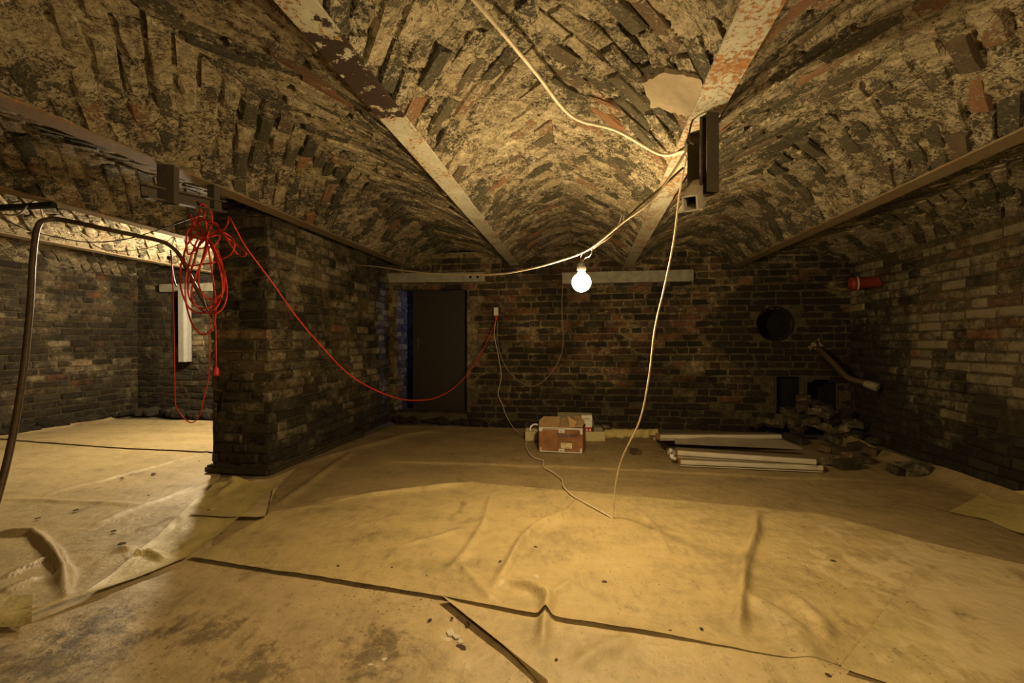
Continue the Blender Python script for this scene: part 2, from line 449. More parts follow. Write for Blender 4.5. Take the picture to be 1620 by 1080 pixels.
def lay(parent, items, mat, limit=300, stuff_name='brick_fill'):
    """items: dicts with matrix, size score, and either mesh variant or own verts/faces; the best seen become objects, the rest one stuff part"""
    for it in items:
        p = project(it['M'].translation); it['s'] = -1
        if p and -60 < p[0] < 1680 and -60 < p[1] < 1140: it['s'] = it['area'] / p[2] ** 2
    items.sort(key=lambda q: -q['s'])
    V, Fc, k = [], [], 0
    for i, it in enumerate(items):
        if i < limit and it['s'] > 0:
            if 'var' in it: me = it['var'][0]
            else:
                me = bpy.data.meshes.new('brick'); me.from_pydata(it['v'], [], it['f']); me.update(); me.materials.append(mat)
            o = bpy.data.objects.new('brick', me); COL.objects.link(o); o.parent = parent; o.matrix_world = it['M']
        else:
            vs, fs = (it['var'][1], it['var'][2]) if 'var' in it else (np.array(it['v']), it['f'])
            M = np.array(it['M']); w = vs @ M[:3, :3].T + M[:3, 3]
            V.append(w); Fc += [tuple(q + k for q in f_) for f_ in fs]; k += len(w)
    if V:
        o = mk(stuff_name, np.concatenate(V), Fc, mat, parent); o['kind'] = 'stuff'

def clip_poly(poly, x0, x1, y0, y1):
    def cut(P, inside, inter):
        out = []
        for i in range(len(P)):
            a, b = P[i - 1], P[i]
            if inside(b):
                if not inside(a): out.append(inter(a, b))
                out.append(b)
            elif inside(a): out.append(inter(a, b))
        return out
    def lx(x): return lambda a, b: (x, a[1] + (b[1] - a[1]) * (x - a[0]) / (b[0] - a[0]))
    def ly(y): return lambda a, b: (a[0] + (b[0] - a[0]) * (y - a[1]) / (b[1] - a[1]), y)
    for ins, it in ((lambda p: p[0] >= x0, lx(x0)), (lambda p: p[0] <= x1, lx(x1)), (lambda p: p[1] >= y0, ly(y0)), (lambda p: p[1] <= y1, ly(y1))):
        if not poly: return poly
        poly = cut(poly, ins, it)
    return poly
def area(P): return abs(sum(P[i - 1][0] * P[i][1] - P[i][0] * P[i - 1][1] for i in range(len(P)))) / 2

# ------------------------------------------------------------------ brick wall
CH = 0.083
def brick_wall(name, origin, du, nrm, length, height, mats, seed, holes=(), res=0.03, limit=300, gone=0.02, proud=(0.002, 0.013), skip=None, amp=0.007, over=0.0):
    """mortar bed with bricks laid on it. holes: test functions (u, z) -> True where the wall is open"""
    o3, du, nrm = Vector(origin), Vector(du).normalized(), Vector(nrm).normalized()
    bm_, mm_ = mats; r = random.Random(seed)
    nu, nz = int(length / res) + 1, int(height / res) + 1
    U, Z = np.meshgrid(np.linspace(0, length, nu), np.linspace(0, height, nz))
    off = fbm(U * 9 + seed, Z * 9, 0.3, 4) * amp * 2.0 + fbm(U * 2.2 + seed, Z * 2.2, 1.7, 3) * amp * 1.2
    P = np.array(o3)[None, None] + U[..., None] * np.array(du) + np.array([0, 0, 1.0]) * Z[..., None] + off[..., None] * np.array(nrm)
    faces = []
    for j in range(nz - 1):
        for i in range(nu - 1):
            uc, zc = (U[j, i] + U[j, i + 1]) / 2, (Z[j, i] + Z[j + 1, i]) / 2
            if any(h(uc, zc) for h in holes): continue
            q = j * nu + i; faces.append((q, q + 1, q + nu + 1, q + nu))
    w = mk(name, P.reshape(-1, 3), faces, mm_); w['kind'] = 'structure'
    y = -nrm; x = du; z = Vector((0, 0, 1))
    if x.cross(y).dot(z) < 0: x = -du
    var = {L: [brick_variant('brick', L, CH - 0.011, bm_, seed * 31 + i + int(L * 1000)) for i in range(6)] for L in (0.255, 0.122, 0.19)}
    items = []
    for c in range(int(height / CH)):
        zc = (c + 0.5) * CH; u = -r.uniform(0, 0.2)
        while u < length - 0.03:
            L = 0.255 if r.random() < 0.62 else 0.122
            if r.random() < 0.06: L = 0.19
            uc = u + L / 2; u += L + r.uniform(0.008, 0.015)
            lo, hi = max(uc - L / 2, r.uniform(-over, 0.004)), min(uc + L / 2, length + r.uniform(-0.004, over))
            if hi - lo < 0.05 or r.random() < gone: continue
            if any(h(t, zc) for h in holes for t in (lo, (lo + hi) / 2, hi)): continue
            if skip and skip((lo + hi) / 2, zc): continue
            uc = (lo + hi) / 2
            p = o3 + du * uc + Vector((0, 0, zc + r.uniform(-0.004, 0.004) + 0.006 * math.sin(uc * 2.3 + c))) + nrm * r.uniform(*proud)
            rot = Matrix.Rotation(r.gauss(0, 0.012), 3, y) @ Matrix.Rotation(r.gauss(0, 0.03), 3, z)
            X, Y, Z3 = rot @ x, rot @ y, rot @ z
            s = (hi - lo) / L
            items.append({'M': frame_mat(p, X * s, Y, Z3), 'area': L * CH, 'var': r.choice(var[L])})
    lay(w, items, bm_, limit)
    return w

# ------------------------------------------------------------------ vault bay (shallow brick arch between two beams)
VY0, VY1 = -1.5, 5.72
def bay(name, xl, zl, xr, zr, rise, seed, dl=(0, 0), dr=(0, 0), brick_y0=0.7, res=0.0135, limit=300, label=None):
    """xl/zl, xr/zr: springing lines (x, height); dl, dr: sideways shift of each line at y=1.2 and y=5.7"""
    c = Vector((xr - xl, zr - zl)); C = c.length; t = c / C; m = Vector((-t.y, t.x)); mid = Vector(((xl + xr) / 2, (zl + zr) / 2))
    R = (C * C / 4 + rise * rise) / (2 * rise); ph = math.asin(C / 2 / R); A = 2 * R * ph
    def surf(a, y, off):
        th = -ph + a / R
        px = mid.x + t.x * R * np.sin(th) + m.x * (R * np.cos(th) - R * math.cos(ph))
        pz = mid.y + t.y * R * np.sin(th) + m.y * (R * np.cos(th) - R * math.cos(ph))
        rx, rz = t.x * np.sin(th) + m.x * np.cos(th), t.y * np.sin(th) + m.y * np.cos(th)
        k = (y - 1.2) / 4.5; f = a / A
        px = px + (1 - f) * (dl[0] + (dl[1] - dl[0]) * k) + f * (dr[0] + (dr[1] - dr[0]) * k)
        return px - rx * off, y + 0 * px, pz - rz * off      # off > 0: towards the room
    PL, PH, J = 0.268, 0.088, 0.012
    s2 = math.sqrt(0.5)
    def lattice(a, y):
        """(distance to the nearest joint) in the diagonal bond, mirrored at the crown"""
        left = a < A / 2
        p = np.where(left, (-a + y) * s2, (a + y) * s2); q = np.where(left, (a + y) * s2, (-a + y) * s2)
        j = np.floor(q / PH); fq = (q / PH - j) * PH
        fp = ((p / PL + 0.5 * (j % 2)) % 1.0) * PL
        return np.minimum(np.minimum(fq, PH - fq), np.minimum(fp, PL - fp))
    ya = np.concatenate([np.arange(VY0, 0.6, 0.12), np.arange(0.6, 3.2, res), np.arange(3.2, VY1, res * 1.7), [VY1]])
    aa = np.linspace(0, A, int(A / res) + 1)
    a, y = np.meshgrid(aa, ya)
    jd = lattice(a, y)
    big = fbm(a * 3 + seed, y * 3, 0.2, 3); med = fbm(a * 14 + seed, y * 14, 4.4, 4); fine = fbm(a * 45, y * 45 + seed, 7.1, 2)
    groove = np.clip(1 - jd / 0.010, 0, 1)
    fill = np.clip(0.5 + big * 1.6 + med * 0.7, 0, 1)        # where lime mortar was slapped over the joints
    off = 0.0005 + big * 0.008 + med * 0.018 + fine * 0.007 - groove * 0.034 * (1 - fill) + groove * 0.004 * fill
    px, py, pz = surf(a, y, off)
    nv, na = a.shape
    idx = np.arange(nv * na).reshape(nv, na)
    q = np.stack([idx[:-1, :-1], idx[1:, :-1], idx[1:, 1:], idx[:-1, 1:]], -1).reshape(-1, 4)
    me = bpy.data.meshes.new(name)
    V = np.stack([px, py, pz], -1).reshape(-1, 3)
    me.vertices.add(len(V)); me.vertices.foreach_set('co', V.ravel())
    me.loops.add(q.size); me.loops.foreach_set('vertex_index', q.ravel().astype(np.int32))
    me.polygons.add(len(q)); me.polygons.foreach_set('loop_start', np.arange(0, q.size, 4, dtype=np.int32))
    me.update(calc_edges=True); me.shade_smooth()
    o = link(name, me, M_VM); o['kind'] = 'structure'
    if label: o['label'] = label
    r = random.Random(seed)
    var = [brick_variant('brick', PL - J, PH - J, M_VB, seed * 17 + i, 0.05, 0.008) for i in range(8)]
    items = []
    for half in (0, 1):
        a0, a1 = (0.0, A / 2) if half == 0 else (A / 2, A)
        e1 = (-s2, s2) if half == 0 else (s2, s2); e2 = (s2, s2) if half == 0 else (-s2, s2)
        for j in range(-40, 120):
            for i in range(-25, 45):
                pc = (i + 0.5 - 0.5 * (j % 2)) * PL; qc = (j + 0.5) * PH
                ac, yc = e1[0] * pc + e2[0] * qc, e1[1] * pc + e2[1] * qc
                if not (a0 - 0.2 < ac < a1 + 0.2 and brick_y0 - 0.1 < yc < VY1 + 0.1): continue
                hl, hh = (PL - J) / 2, (PH - J) / 2
                cor = [(ac + e1[0] * sx * hl + e2[0] * sz * hh, yc + e1[1] * sx * hl + e2[1] * sz * hh) for sx, sz in ((-1, -1), (1, -1), (1, 1), (-1, 1))]
                P = clip_poly(cor, a0 + 0.004, a1 - 0.004, brick_y0, VY1 - 0.01)
                full = hl * hh * 4
                if len(P) < 3 or area(P) < 0.22 * full: continue
                whole = area(P) > 0.985 * full
                bc, by = (ac, yc) if whole else (sum(p[0] for p in P) / len(P), sum(p[1] for p in P) / len(P))
                off = r.uniform(-0.002, 0.012) + 0.007 * float(fbm(bc * 3 + seed, by * 3, 0.2, 3))
                X0, Y0, Z0 = surf(np.float64(bc), np.float64(by), off)
                th = -ph + bc / R
                tx, tz = t.x * math.cos(th) - m.x * math.sin(th), t.y * math.cos(th) - m.y * math.sin(th)
                tang = Vector((tx, 0, tz)); nin = -Vector((t.x * math.sin(th) + m.x * math.cos(th), 0, t.y * math.sin(th) + m.y * math.cos(th)))
                x = tang * e1[0] + Vector((0, 1, 0)) * e1[1]; yv = -nin; zv = x.cross(yv)
                tilt = Matrix.Rotation(r.gauss(0, 0.045), 3, x) @ Matrix.Rotation(r.gauss(0, 0.022), 3, zv) @ Matrix.Rotation(r.gauss(0, 0.025), 3, yv)
                M = frame_mat((float(X0), float(Y0), float(Z0)), tilt @ x, tilt @ yv, tilt @ zv)
                it = {'M': M, 'area': area(P)}
                if whole: it['var'] = r.choice(var)
                else:
                    loc = []
                    for p in P:
                        w = tang * (p[0] - bc) + Vector((0, 1, 0)) * (p[1] - by)
                        loc.append((w.dot(x), w.dot(zv)))
                    if sum(loc[k - 1][0] * loc[k][1] - loc[k][0] * loc[k - 1][1] for k in range(len(loc))) < 0: loc.reverse()
                    it['v'], it['f'] = prism(loc)
                items.append(it)
    lay(o, items, M_VB, limit)
    return o

zB, zC, zD, zA, zE, zG = HC + 0.97, HC + 0.90, HC + 0.88, HC + 0.966, HC + 0.95, HC + 0.93
xA, xB, xC, xD, xE, xG = (-2.32, -2.28), (-0.816, -0.878), (0.468, 0.522), (1.88, 1.76), (-3.62, -3.62), (-5.0, -5.0)
XR, XL, YB = 3.0, -6.5, 5.7
FW = 0.058
mean = lambda p: (p[0] + p[1]) / 2
def between(name, a, za, b, zb, rise, seed, ea=FW, eb=FW, **kw):
    ma, mb = mean(a), mean(b)
    return bay(name, ma + ea - 0.012, za + 0.012, mb - eb + 0.012, zb + 0.012, rise, seed, (a[0] - ma, a[1] - ma), (b[0] - mb, b[1] - mb), **kw)
between('ceiling', xB, zB, xC, zC, 0.20, 3)
between('ceiling', xA, zA, xB, zB, 0.21, 5)
between('ceiling', xC, zC, xD, zD, 0.21, 8)
between('ceiling', xD, zD, (XR, XR), HC + 0.87, 0.15, 11, eb=0.0, brick_y0=1.4, res=0.018)
between('ceiling', xE, zE, xA, zA, 0.19, 14, brick_y0=1.0, res=0.016)
between('ceiling', xG, zG, xE, zE, 0.19, 17, brick_y0=1.6, res=0.018)
between('ceiling', (XL, XL), HC + 0.92, xG, zG, 0.19, 21, ea=0.0, brick_y0=2.4, res=0.02)

# ------------------------------------------------------------------ walls
HOLES_R = ((Vector((2.30, 5.7, 1.2)), 0.75, 0.5), (Vector((2.75, 5.65, 0.5)), 0.95, 0.55))
MW_BACK = wall_mats('back_wall', 1.25, 0.62, 0.12, 1.2, HOLES_R)
MW_RIGHT = wall_mats('right_wall', 0.25, 0.48, 0.55, 1.5, ((Vector((3.0, 5.6, 0.5)), 0.9, 0.4),), 0.45)
MW_PIL = wall_mats('pillar', 0.12, 0.56, 0.46, 0.9, (), 0.55)
MW_PILF_SHADED = wall_mats('pillar_front_shaded', 0.15, 0.66, 0.36, 0.9, (), 0.7)  # sooty brick, with the front face's shade painted in as extra soot
MW_LEFT = wall_mats('left_wall', 0.2, 0.76, 0.44, 0.8, (), 0.7)

zt = HC + 1.16
X0B = -2.62
DOOR_X0, DOOR_X1, DOOR_Z0, DOOR_Z1 = -2.47, -1.50, 0.13, HC + 0.705
h_door = lambda u, z: DOOR_X0 < u + X0B < DOOR_X1 and DOOR_Z0 < z < DOOR_Z1
pf = at_y(1225, 512, YB)
h_flue = lambda u, z: (u + X0B - pf.x) ** 2 + (z - pf.z) ** 2 < 0.185 ** 2
n0, n1 = at_y(1275, 600, YB), at_y(1322, 655, YB)
h_niche = lambda u, z: n0.x < u + X0B < n1.x and 0.10 < z < n0.z - 0.5 * max(0, abs(u + X0B - (n0.x + n1.x) / 2) - 0.06)
m0, m1 = at_y(1228, 596, YB), at_y(1262, 650, YB)
h_niche2 = lambda u, z: m0.x < u + X0B < m1.x and 0.10 < z < m0.z
brick_wall('wall_back', (X0B, YB, 0), (1, 0, 0), (0, -1, 0), XR - X0B + 0.05, zt, MW_BACK, 31, (h_door, h_flue, h_niche, h_niche2), gone=0.03, proud=(0.001, 0.011))
brick_wall('wall_right', (XR, 0.6, 0), (0, 1, 0), (-1, 0, 0), YB - 0.6, HC + 0.90, MW_RIGHT, 37, gone=0.03, proud=(0.006, 0.032))
PX0, PX1, PY0 = -2.99, -2.50, 3.25
brick_wall('wall_pillar_side', (PX1, PY0, 0), (-0.035, 1, 0), (1, 0.035, 0), YB - PY0, HC + 1.2, MW_PIL, 41, gone=0.04, proud=(0.004, 0.032))
brick_wall('wall_pillar_front', (PX0, PY0 + 0.02, 0), (1, -0.03, 0), (-0.03, -1, 0), PX1 - PX0, HC + 1.2, MW_PILF_SHADED, 43, gone=0.03, over=0.022, proud=(0.0, 0.024))
brick_wall('wall_pillar_left', (PX0, PY0, 0), (-0.035, 1, 0), (-1, 0, 0), YB - PY0, HC + 1.2, MW_PIL, 47, gone=0.05, res=0.06, limit=0, proud=(-0.01, 0.03))
brick_wall('wall_left', (XL, 0.5, 0), (0, 1, 0), (1, 0, 0), YB - 0.5, HC + 0.96, MW_LEFT, 53, gone=0.04)
lg0, lg1 = at_y(274, 470, YB), at_y(300, 545, YB)
h_gap = lambda u, z: lg0.x < u + XL < lg0.x + 0.14 and lg1.z < z < lg0.z
brick_wall('wall_back_left', (XL, YB, 0), (1, 0, 0), (0, -1, 0), 3.55, zt, MW_LEFT, 59, (h_gap,), gone=0.05)
m = MB(); m.box(((PX0 + PX1) / 2, PY0 + 0.75, 0.035), (PX1 - PX0 + 0.10, 1.6, 0.07), bev=0.02)
o = m.build('trim_footing', MW_PIL[1]); tag(o, 'low crumbling mortar footing round the base of the pillar', kind='structure')
# plain unseen shell behind the camera and the outer skin
def shell(name, v, f, m):
    o = mk(name, v, f, m); o['kind'] = 'structure'; return o
shell('wall_rear', [(XL, -1.5, 0), (XR, -1.5, 0), (XR, -1.5, 2.4), (XL, -1.5, 2.4)], [(0, 1, 2, 3)], MW_LEFT[1])
shell('wall_right_rear', [(XR, -1.5, 0), (XR, 0.62, 0), (XR, 0.62, 2.3), (XR, -1.5, 2.3)], [(0, 1, 2, 3)], MW_LEFT[1])
shell('wall_left_rear', [(XL, -1.5, 0), (XL, 0.52, 0), (XL, 0.52, 2.3), (XL, -1.5, 2.3)], [(0, 1, 2, 3)], MW_LEFT[1])
# floor slab (the corridor behind the door shares it)
shell('floor', [(XL - 0.1, -1.6, 0), (XR + 0.1, -1.6, 0), (XR + 0.1, 7.4, 0), (XL - 0.1, 7.4, 0), (XL - 0.1, -1.6, -0.15), (XR + 0.1, -1.6, -0.15), (XR + 0.1, 7.4, -0.15), (XL - 0.1, 7.4, -0.15)],
      [(0, 1, 2, 3), (7, 6, 5, 4), (0, 4, 5, 1), (1, 5, 6, 2), (2, 6, 7, 3), (3, 7, 4, 0)], M_CONC)
# roof fill over the vaults keeps the corridor and the arches closed
shell('ceiling_slab', [(XL, -1.6, 2.42), (XR + 0.1, -1.6, 2.42), (XR + 0.1, 7.4, 2.42), (XL, 7.4, 2.42)], [(3, 2, 1, 0)], M_CONC)

# ------------------------------------------------------------------ recesses in the back wall
def recess(name, x0, x1, z0, z1, depth, mat, y0=YB + 0.0):
    """open-fronted box behind an opening"""
    v = [(x, y, z) for y in (y0 - 0.01, y0 + depth) for x, z in ((x0, z0), (x1, z0), (x1, z1), (x0, z1))]
    o = mk(name, v, [(0, 4, 5, 1), (1, 5, 6, 2), (2, 6, 7, 3), (3, 7, 4, 0), (4, 7, 6, 5)], mat); o['kind'] = 'structure'; return o
m = MB(); m.lathe([(0.205, -0.02), (0.185, 0.0), (0.175, 0.10), (0.17, 0.4), (0.0, 0.4)], (pf.x, YB - 0.005, pf.z), (0, 1, 0), 24)
o = m.build('trim_flue_hole', M_SOOT, smooth=True); tag(o, kind='structure')
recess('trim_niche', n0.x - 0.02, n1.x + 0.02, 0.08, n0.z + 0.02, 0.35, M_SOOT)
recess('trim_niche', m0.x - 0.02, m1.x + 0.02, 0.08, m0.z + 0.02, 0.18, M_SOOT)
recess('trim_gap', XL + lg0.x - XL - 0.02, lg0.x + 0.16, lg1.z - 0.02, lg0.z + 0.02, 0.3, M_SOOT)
# doorway: reveals, threshold, corridor
brick_wall('trim_reveal', (DOOR_X0, YB, DOOR_Z0), (0, 1, 0), (1, 0, 0), 0.34, DOOR_Z1 - DOOR_Z0, MW_PIL, 61, gone=0.0, proud=(0.0, 0.016), limit=60)
shell('trim_reveal_right', [(DOOR_X1, YB - 0.01, DOOR_Z0), (DOOR_X1, YB + 0.34, DOOR_Z0), (DOOR_X1, YB + 0.34, DOOR_Z1), (DOOR_X1, YB - 0.01, DOOR_Z1)], [(0, 3, 2, 1)], MW_BACK[1])
recess('wall_corridor', -3.4, -1.2, 0.0, 2.38, 1.6, MW_LEFT[1], YB + 0.34)
m = MB()
m.box((-3.4 + 0.465, YB + 0.335, 1.2), (0.93, 0.01, 2.38)); m.box((-1.35, YB + 0.335, 1.2), (0.30, 0.01, 2.38))
m.box((-1.98, YB + 0.335, (DOOR_Z1 + 2.38) / 2), (1.2, 0.01, 2.38 - DOOR_Z1)); m.box((-1.98, YB + 0.17, DOOR_Z1 + 0.01), (1.0, 0.34, 0.02))
o = m.build('wall_corridor_front', MW_LEFT[1]); tag(o, kind='structure')
m = MB(); m.box(((DOOR_X0 + DOOR_X1) / 2, YB + 0.16, DOOR_Z0 / 2), (DOOR_X1 - DOOR_X0, 0.36, DOOR_Z0 + 0.01), bev=0.008)
o = m.build('trim_threshold', MW_BACK[1]); tag(o, kind='structure')

door = empty('door_1', (-1.545, YB + 0.20, DOOR_Z0 + 0.015)); tag(door, 'dark brown steel cellar door standing slightly ajar in the back wall', 'door', kind='structure')
DW, DH = 0.745, DOOR_Z1 - DOOR_Z0 - 0.035
m = MB(); m.box((-DW / 2, 0, DH / 2), (DW, 0.045, DH), bev=0.006); leaf = m.build('door_leaf', M_DOOR, door)
for zc in (0.28, 1.25):
    m = MB(); m.tube([(0.008, -0.03, zc - 0.05), (0.008, -0.03, zc + 0.05)], 0.011, 8); m.build('hinge', M_STEEL_DK, leaf)
m = MB(); m.box((-DW + 0.075, -0.027, DH * 0.56), (0.03, 0.008, 0.13), bev=0.003); m.tube([(-DW + 0.075, -0.03, DH * 0.58), (-DW + 0.075, -0.07, DH * 0.58), (-DW + 0.09, -0.075, DH * 0.575), (-DW + 0.15, -0.07, DH * 0.56)], 0.008, 8)
m.build('door_handle', M_STEEL_DK, leaf)
m = MB()
for sx in (0.0,):
    m.box((0.020, 0, DH / 2), (0.025, 0.07, DH + 0.03))
m.box((-DW / 2 - 0.05, 0, DH + 0.01), (DW + 0.2, 0.07, 0.02)); m.build('door_frame', M_BLACK, door)
leaf.rotation_euler = (0, 0, math.radians(7))

# ------------------------------------------------------------------ steel beams of the ceiling
def beam(x, zb, mat, label, y1=YB + 0.02):
    prof = [(-FW, 0), (FW, 0), (FW, 0.010), (0.006, 0.018), (0.006, 0.15), (-0.006, 0.15), (-0.006, 0.018), (-FW, 0.010)]
    k = (x[1] - x[0]) / 4.5
    ys = [-1.48, 0.4, 1.0, 1.6, 2.2, 3, 4, y1]
    v, f, n = [], [], len(prof)
    for i, yy in enumerate(ys):
        for a, b in prof: v.append((x[0] + k * (yy - 1.2) + a + 0.002 * math.sin(yy * 3), yy, zb + b))
    for i in range(len(ys) - 1):
        for j in range(n): f.append((i * n + j, i * n + (j + 1) % n, (i + 1) * n + (j + 1) % n, (i + 1) * n + j))
    f += [tuple(range(n)), tuple(range((len(ys) - 1) * n, len(ys) * n))[::-1]]
    return tag(mk('ceiling_beam', v, f, mat), label, 'beam', 'steel beams carrying the vaults', 'thing')
beam(xA, zA, M_BEAM_X, 'brown steel ceiling beam that runs over the red cable coil and the brick pillar')
beam(xB, zB, M_BEAM_B, 'steel ceiling beam with peeling white paint and a long black-brown bare patch')
beam(xC, zC, M_BEAM_C, 'steel ceiling beam with white paint speckled by orange rust, beside the plaster patch')
beam(xD, zD, M_BEAM_X, 'dull brown steel ceiling beam nearest the right brick wall')
beam(xE, zE, M_BEAM_X, 'dark steel ceiling beam left of the pillar, above the bent brown conduit')
beam(xG, zG, M_BEAM_X, 'farthest left steel ceiling beam, between two brightly lit vaults')

# plaster patch on the vault
pp = [(1012, 128), (1025, 121), (1050, 110), (1080, 112), (1108, 118), (1114, 132), (1108, 155), (1098, 176), (1075, 180), (1050, 168), (1030, 165), (1022, 150)]
def on_vault(u, v, gap):
    xl, xr = mean(xB) + FW - 0.012, mean(xC) - FW + 0.012; zl, zr = zB + 0.012, zC + 0.012
    C = math.hypot(xr - xl, zr - zl); Rr = (C * C / 4 + 0.04) / 0.4; z = HC + 1.0
    for _ in range(12):
        p = at_z(u, v, z); f = min(max((p.x - xl) / (xr - xl), 0), 1)
        z = zl + (zr - zl) * f + math.sqrt(Rr * Rr - ((f - 0.5) * C) ** 2) - (Rr - 0.2) - gap
    return at_z(u, v, z)
pp = [(p[0] + (q[0] - p[0]) * t + random.uniform(-3, 3), p[1] + (q[1] - p[1]) * t + random.uniform(-2.5, 2.5)) for p, q in zip(pp, pp[1:] + pp[:1]) for t in (0, 0.33, 0.67)]
P3 = [on_vault(u, v, 0.016) for u, v in pp]
c3 = sum(P3, Vector()) / len(P3)
m = MB(); n = len(P3)
V = [p + Vector((0, 0, 0.03)) for p in P3] + [p + (c3 - p) * 0.03 + Vector((0, 0, -0.012)) for p in P3] + [p + (c3 - p) * 0.5 + Vector((0, 0, -0.014)) for p in P3] + [c3 + Vector((0, 0, -0.014))]
Fq = [(i, (i + 1) % n, n + (i + 1) % n, n + i) for i in range(n)] + [(n + i, n + (i + 1) % n, 2 * n + (i + 1) % n, 2 * n + i) for i in range(n)] + [(2 * n + i, 2 * n + (i + 1) % n, 3 * n) for i in range(n)]
m.add(V, Fq); pat = m.build('plaster_patch', M_PLASTER, bpy.data.objects['ceiling'])
pat['label'] = 'smooth beige plaster patch on the rough vault'

# lintels
def lintel(u0, v0, u1, v1, hpx, label, holes=()):
    a, b = at_y(u0, v0, YB - 0.03), at_y(u1, v1, YB - 0.03); h = hpx / F * 5.75
    m = MB(); pr = [(-0.045, -h / 2), (0.045, -h / 2), (0.045, h / 2), (-0.045, h / 2)]
    pr = [(-0.04, -h / 2), (0.04, -h / 2), (0.04, -h / 2 + 0.012), (-0.028, -h / 2 + 0.012), (-0.028, h / 2 - 0.012), (0.04, h / 2 - 0.012), (0.04, h / 2), (-0.04, h / 2)]
    pr = [(-s, q) for s, q in pr]
    m.extrude(pr, a, b); o = m.build('steel_lintel', M_LINTEL); tag(o, label, 'lintel', kind='thing')
    for f_ in holes:
        mm = MB(); p = a.lerp(b, f_); mm.lathe([(0.0, 0.0), (0.018, 0.0), (0.018, 0.004), (0.0, 0.004)], p + Vector((0, -0.0425, 0)), (0, -1, 0), 12)
        mm.build('bolt_hole', M_BLACK, o)
    return o
lintel(612, 440.5, 768, 438.5, 15, 'grey steel lintel over the dark door', (0.86, 0.93))
lintel(890, 440.5, 1096, 436, 17, 'long grey steel lintel high on the back wall behind the bulb')

# hanging grey post in the left chamber
a, b = at_y(292, 458, YB - 0.10), at_y(293, 572, YB - 0.10)
m = MB(); w = 0.058
m.extrude([(-w, 0.05), (w * 0.45, 0.05), (w, 0.02), (w, -0.05), (-w, -0.05)], b, a, up=Vector((0, -1, 0)))
post = m.build('grey_post', M_POST); tag(post, 'pale grey painted steel post fixed upright to the back wall beyond the pillar', 'post')
for k in (0.15, 0.85):
    MB().box(a.lerp(b, k) + Vector((0, 0.07, 0)), (0.03, 0.08, 0.03)).build('wall_fixing', M_STEEL_DK, post)
a, b = at_y(255, 458, YB - 0.04), at_y(340, 452, YB - 0.04)
m = MB(); m.box((a + b) / 2, ((b - a).length, 0.08, 0.11), bev=0.01); o = m.build('steel_lintel', M_LINTEL); tag(o, 'short grey lintel above the pale post beyond the pillar', 'lintel', kind='thing')

# ------------------------------------------------------------------ brackets under the beams
br = empty('ceiling_bracket', (0.49, 1.95, zC)); tag(br, 'rusty steel bracket of two hanging channels and a skewed pale crosspiece, below the rust-speckled beam', 'bracket')
def channel(w, d, t): return [(-w / 2, -d / 2), (w / 2, -d / 2), (w / 2, -d / 2 + t), (-w / 2 + t, -d / 2 + t), (-w / 2 + t, d / 2 - t), (w / 2, d / 2 - t), (w / 2, d / 2), (-w / 2, d / 2)]
O = Vector((0.49, 1.95, zC))
p1 = at_z(1122, 178, zC + 0.01); d1 = (p1 - Vector((0, 0, HC))).y / ray(1122, 178).y
q1 = at_d(1124, 304, d1 * 0.99); 
m = MB(); m.extrude(channel(0.052, 0.05, 0.006), Vector((p1.x, p1.y, zC)) - O, Vector((p1.x, p1.y, q1.z)) - O, up=Vector((0.35, -1, 0))); m.build('hanger_channel', M_STEEL_DK, br)
d2 = d1 * 1.10
p2, q2 = at_d(1099, 226, d2), at_d(1099, 333, d2)
m = MB(); m.extrude(channel(0.060, 0.045, 0.006), Vector((p2.x, p2.y, zC + 0.002)) - O, Vector((p2.x, p2.y, q2.z)) - O, up=Vector((-0.2, -1, 0))); m.build('hanger_channel', M_STEEL_DK, br)
m = MB(); m.box(Vector((p2.x, p2.y, p2.z)) - O, (0.078, 0.05, 0.03), bev=0.003); m.build('clamp', M_STEEL_DK, br)
a, b = at_d(1090, 322, d2 * 0.86), at_d(1112, 288, d1 * 1.13)
m = MB()
c2 = [(-0.052, -0.045), (-0.044, -0.045), (-0.012, -0.010), (0.014, 0.012), (0.05, 0.043), (0.05, 0.052), (0.036, 0.052), (0.006, 0.028), (-0.026, 0.0), (-0.052, -0.034)]
h, wd2, tk = 0.030, 0.045, 0.006
m.extrude([(-wd2, -h), (wd2, -h), (wd2, -h + tk), (-wd2, -h + tk)], a - O, b - O)
m.extrude([(-wd2 * 0.55, -h), (-wd2 * 0.55 + tk, -h), (-wd2 * 0.55 + tk, h), (-wd2 * 0.55, h)], a - O, b - O)
m.extrude([(wd2 * 0.55, -h), (wd2 * 0.55 + tk, -h), (wd2 * 0.55 + tk, h), (wd2 * 0.55, h)], a - O, b - O)
m.extrude([(-wd2 * 0.6, h - tk), (wd2 * 0.7, h - tk), (wd2 * 0.7, h), (-wd2 * 0.6, h)], a - O, b - O)
m.build('crosspiece', M_STEEL_LT, br)

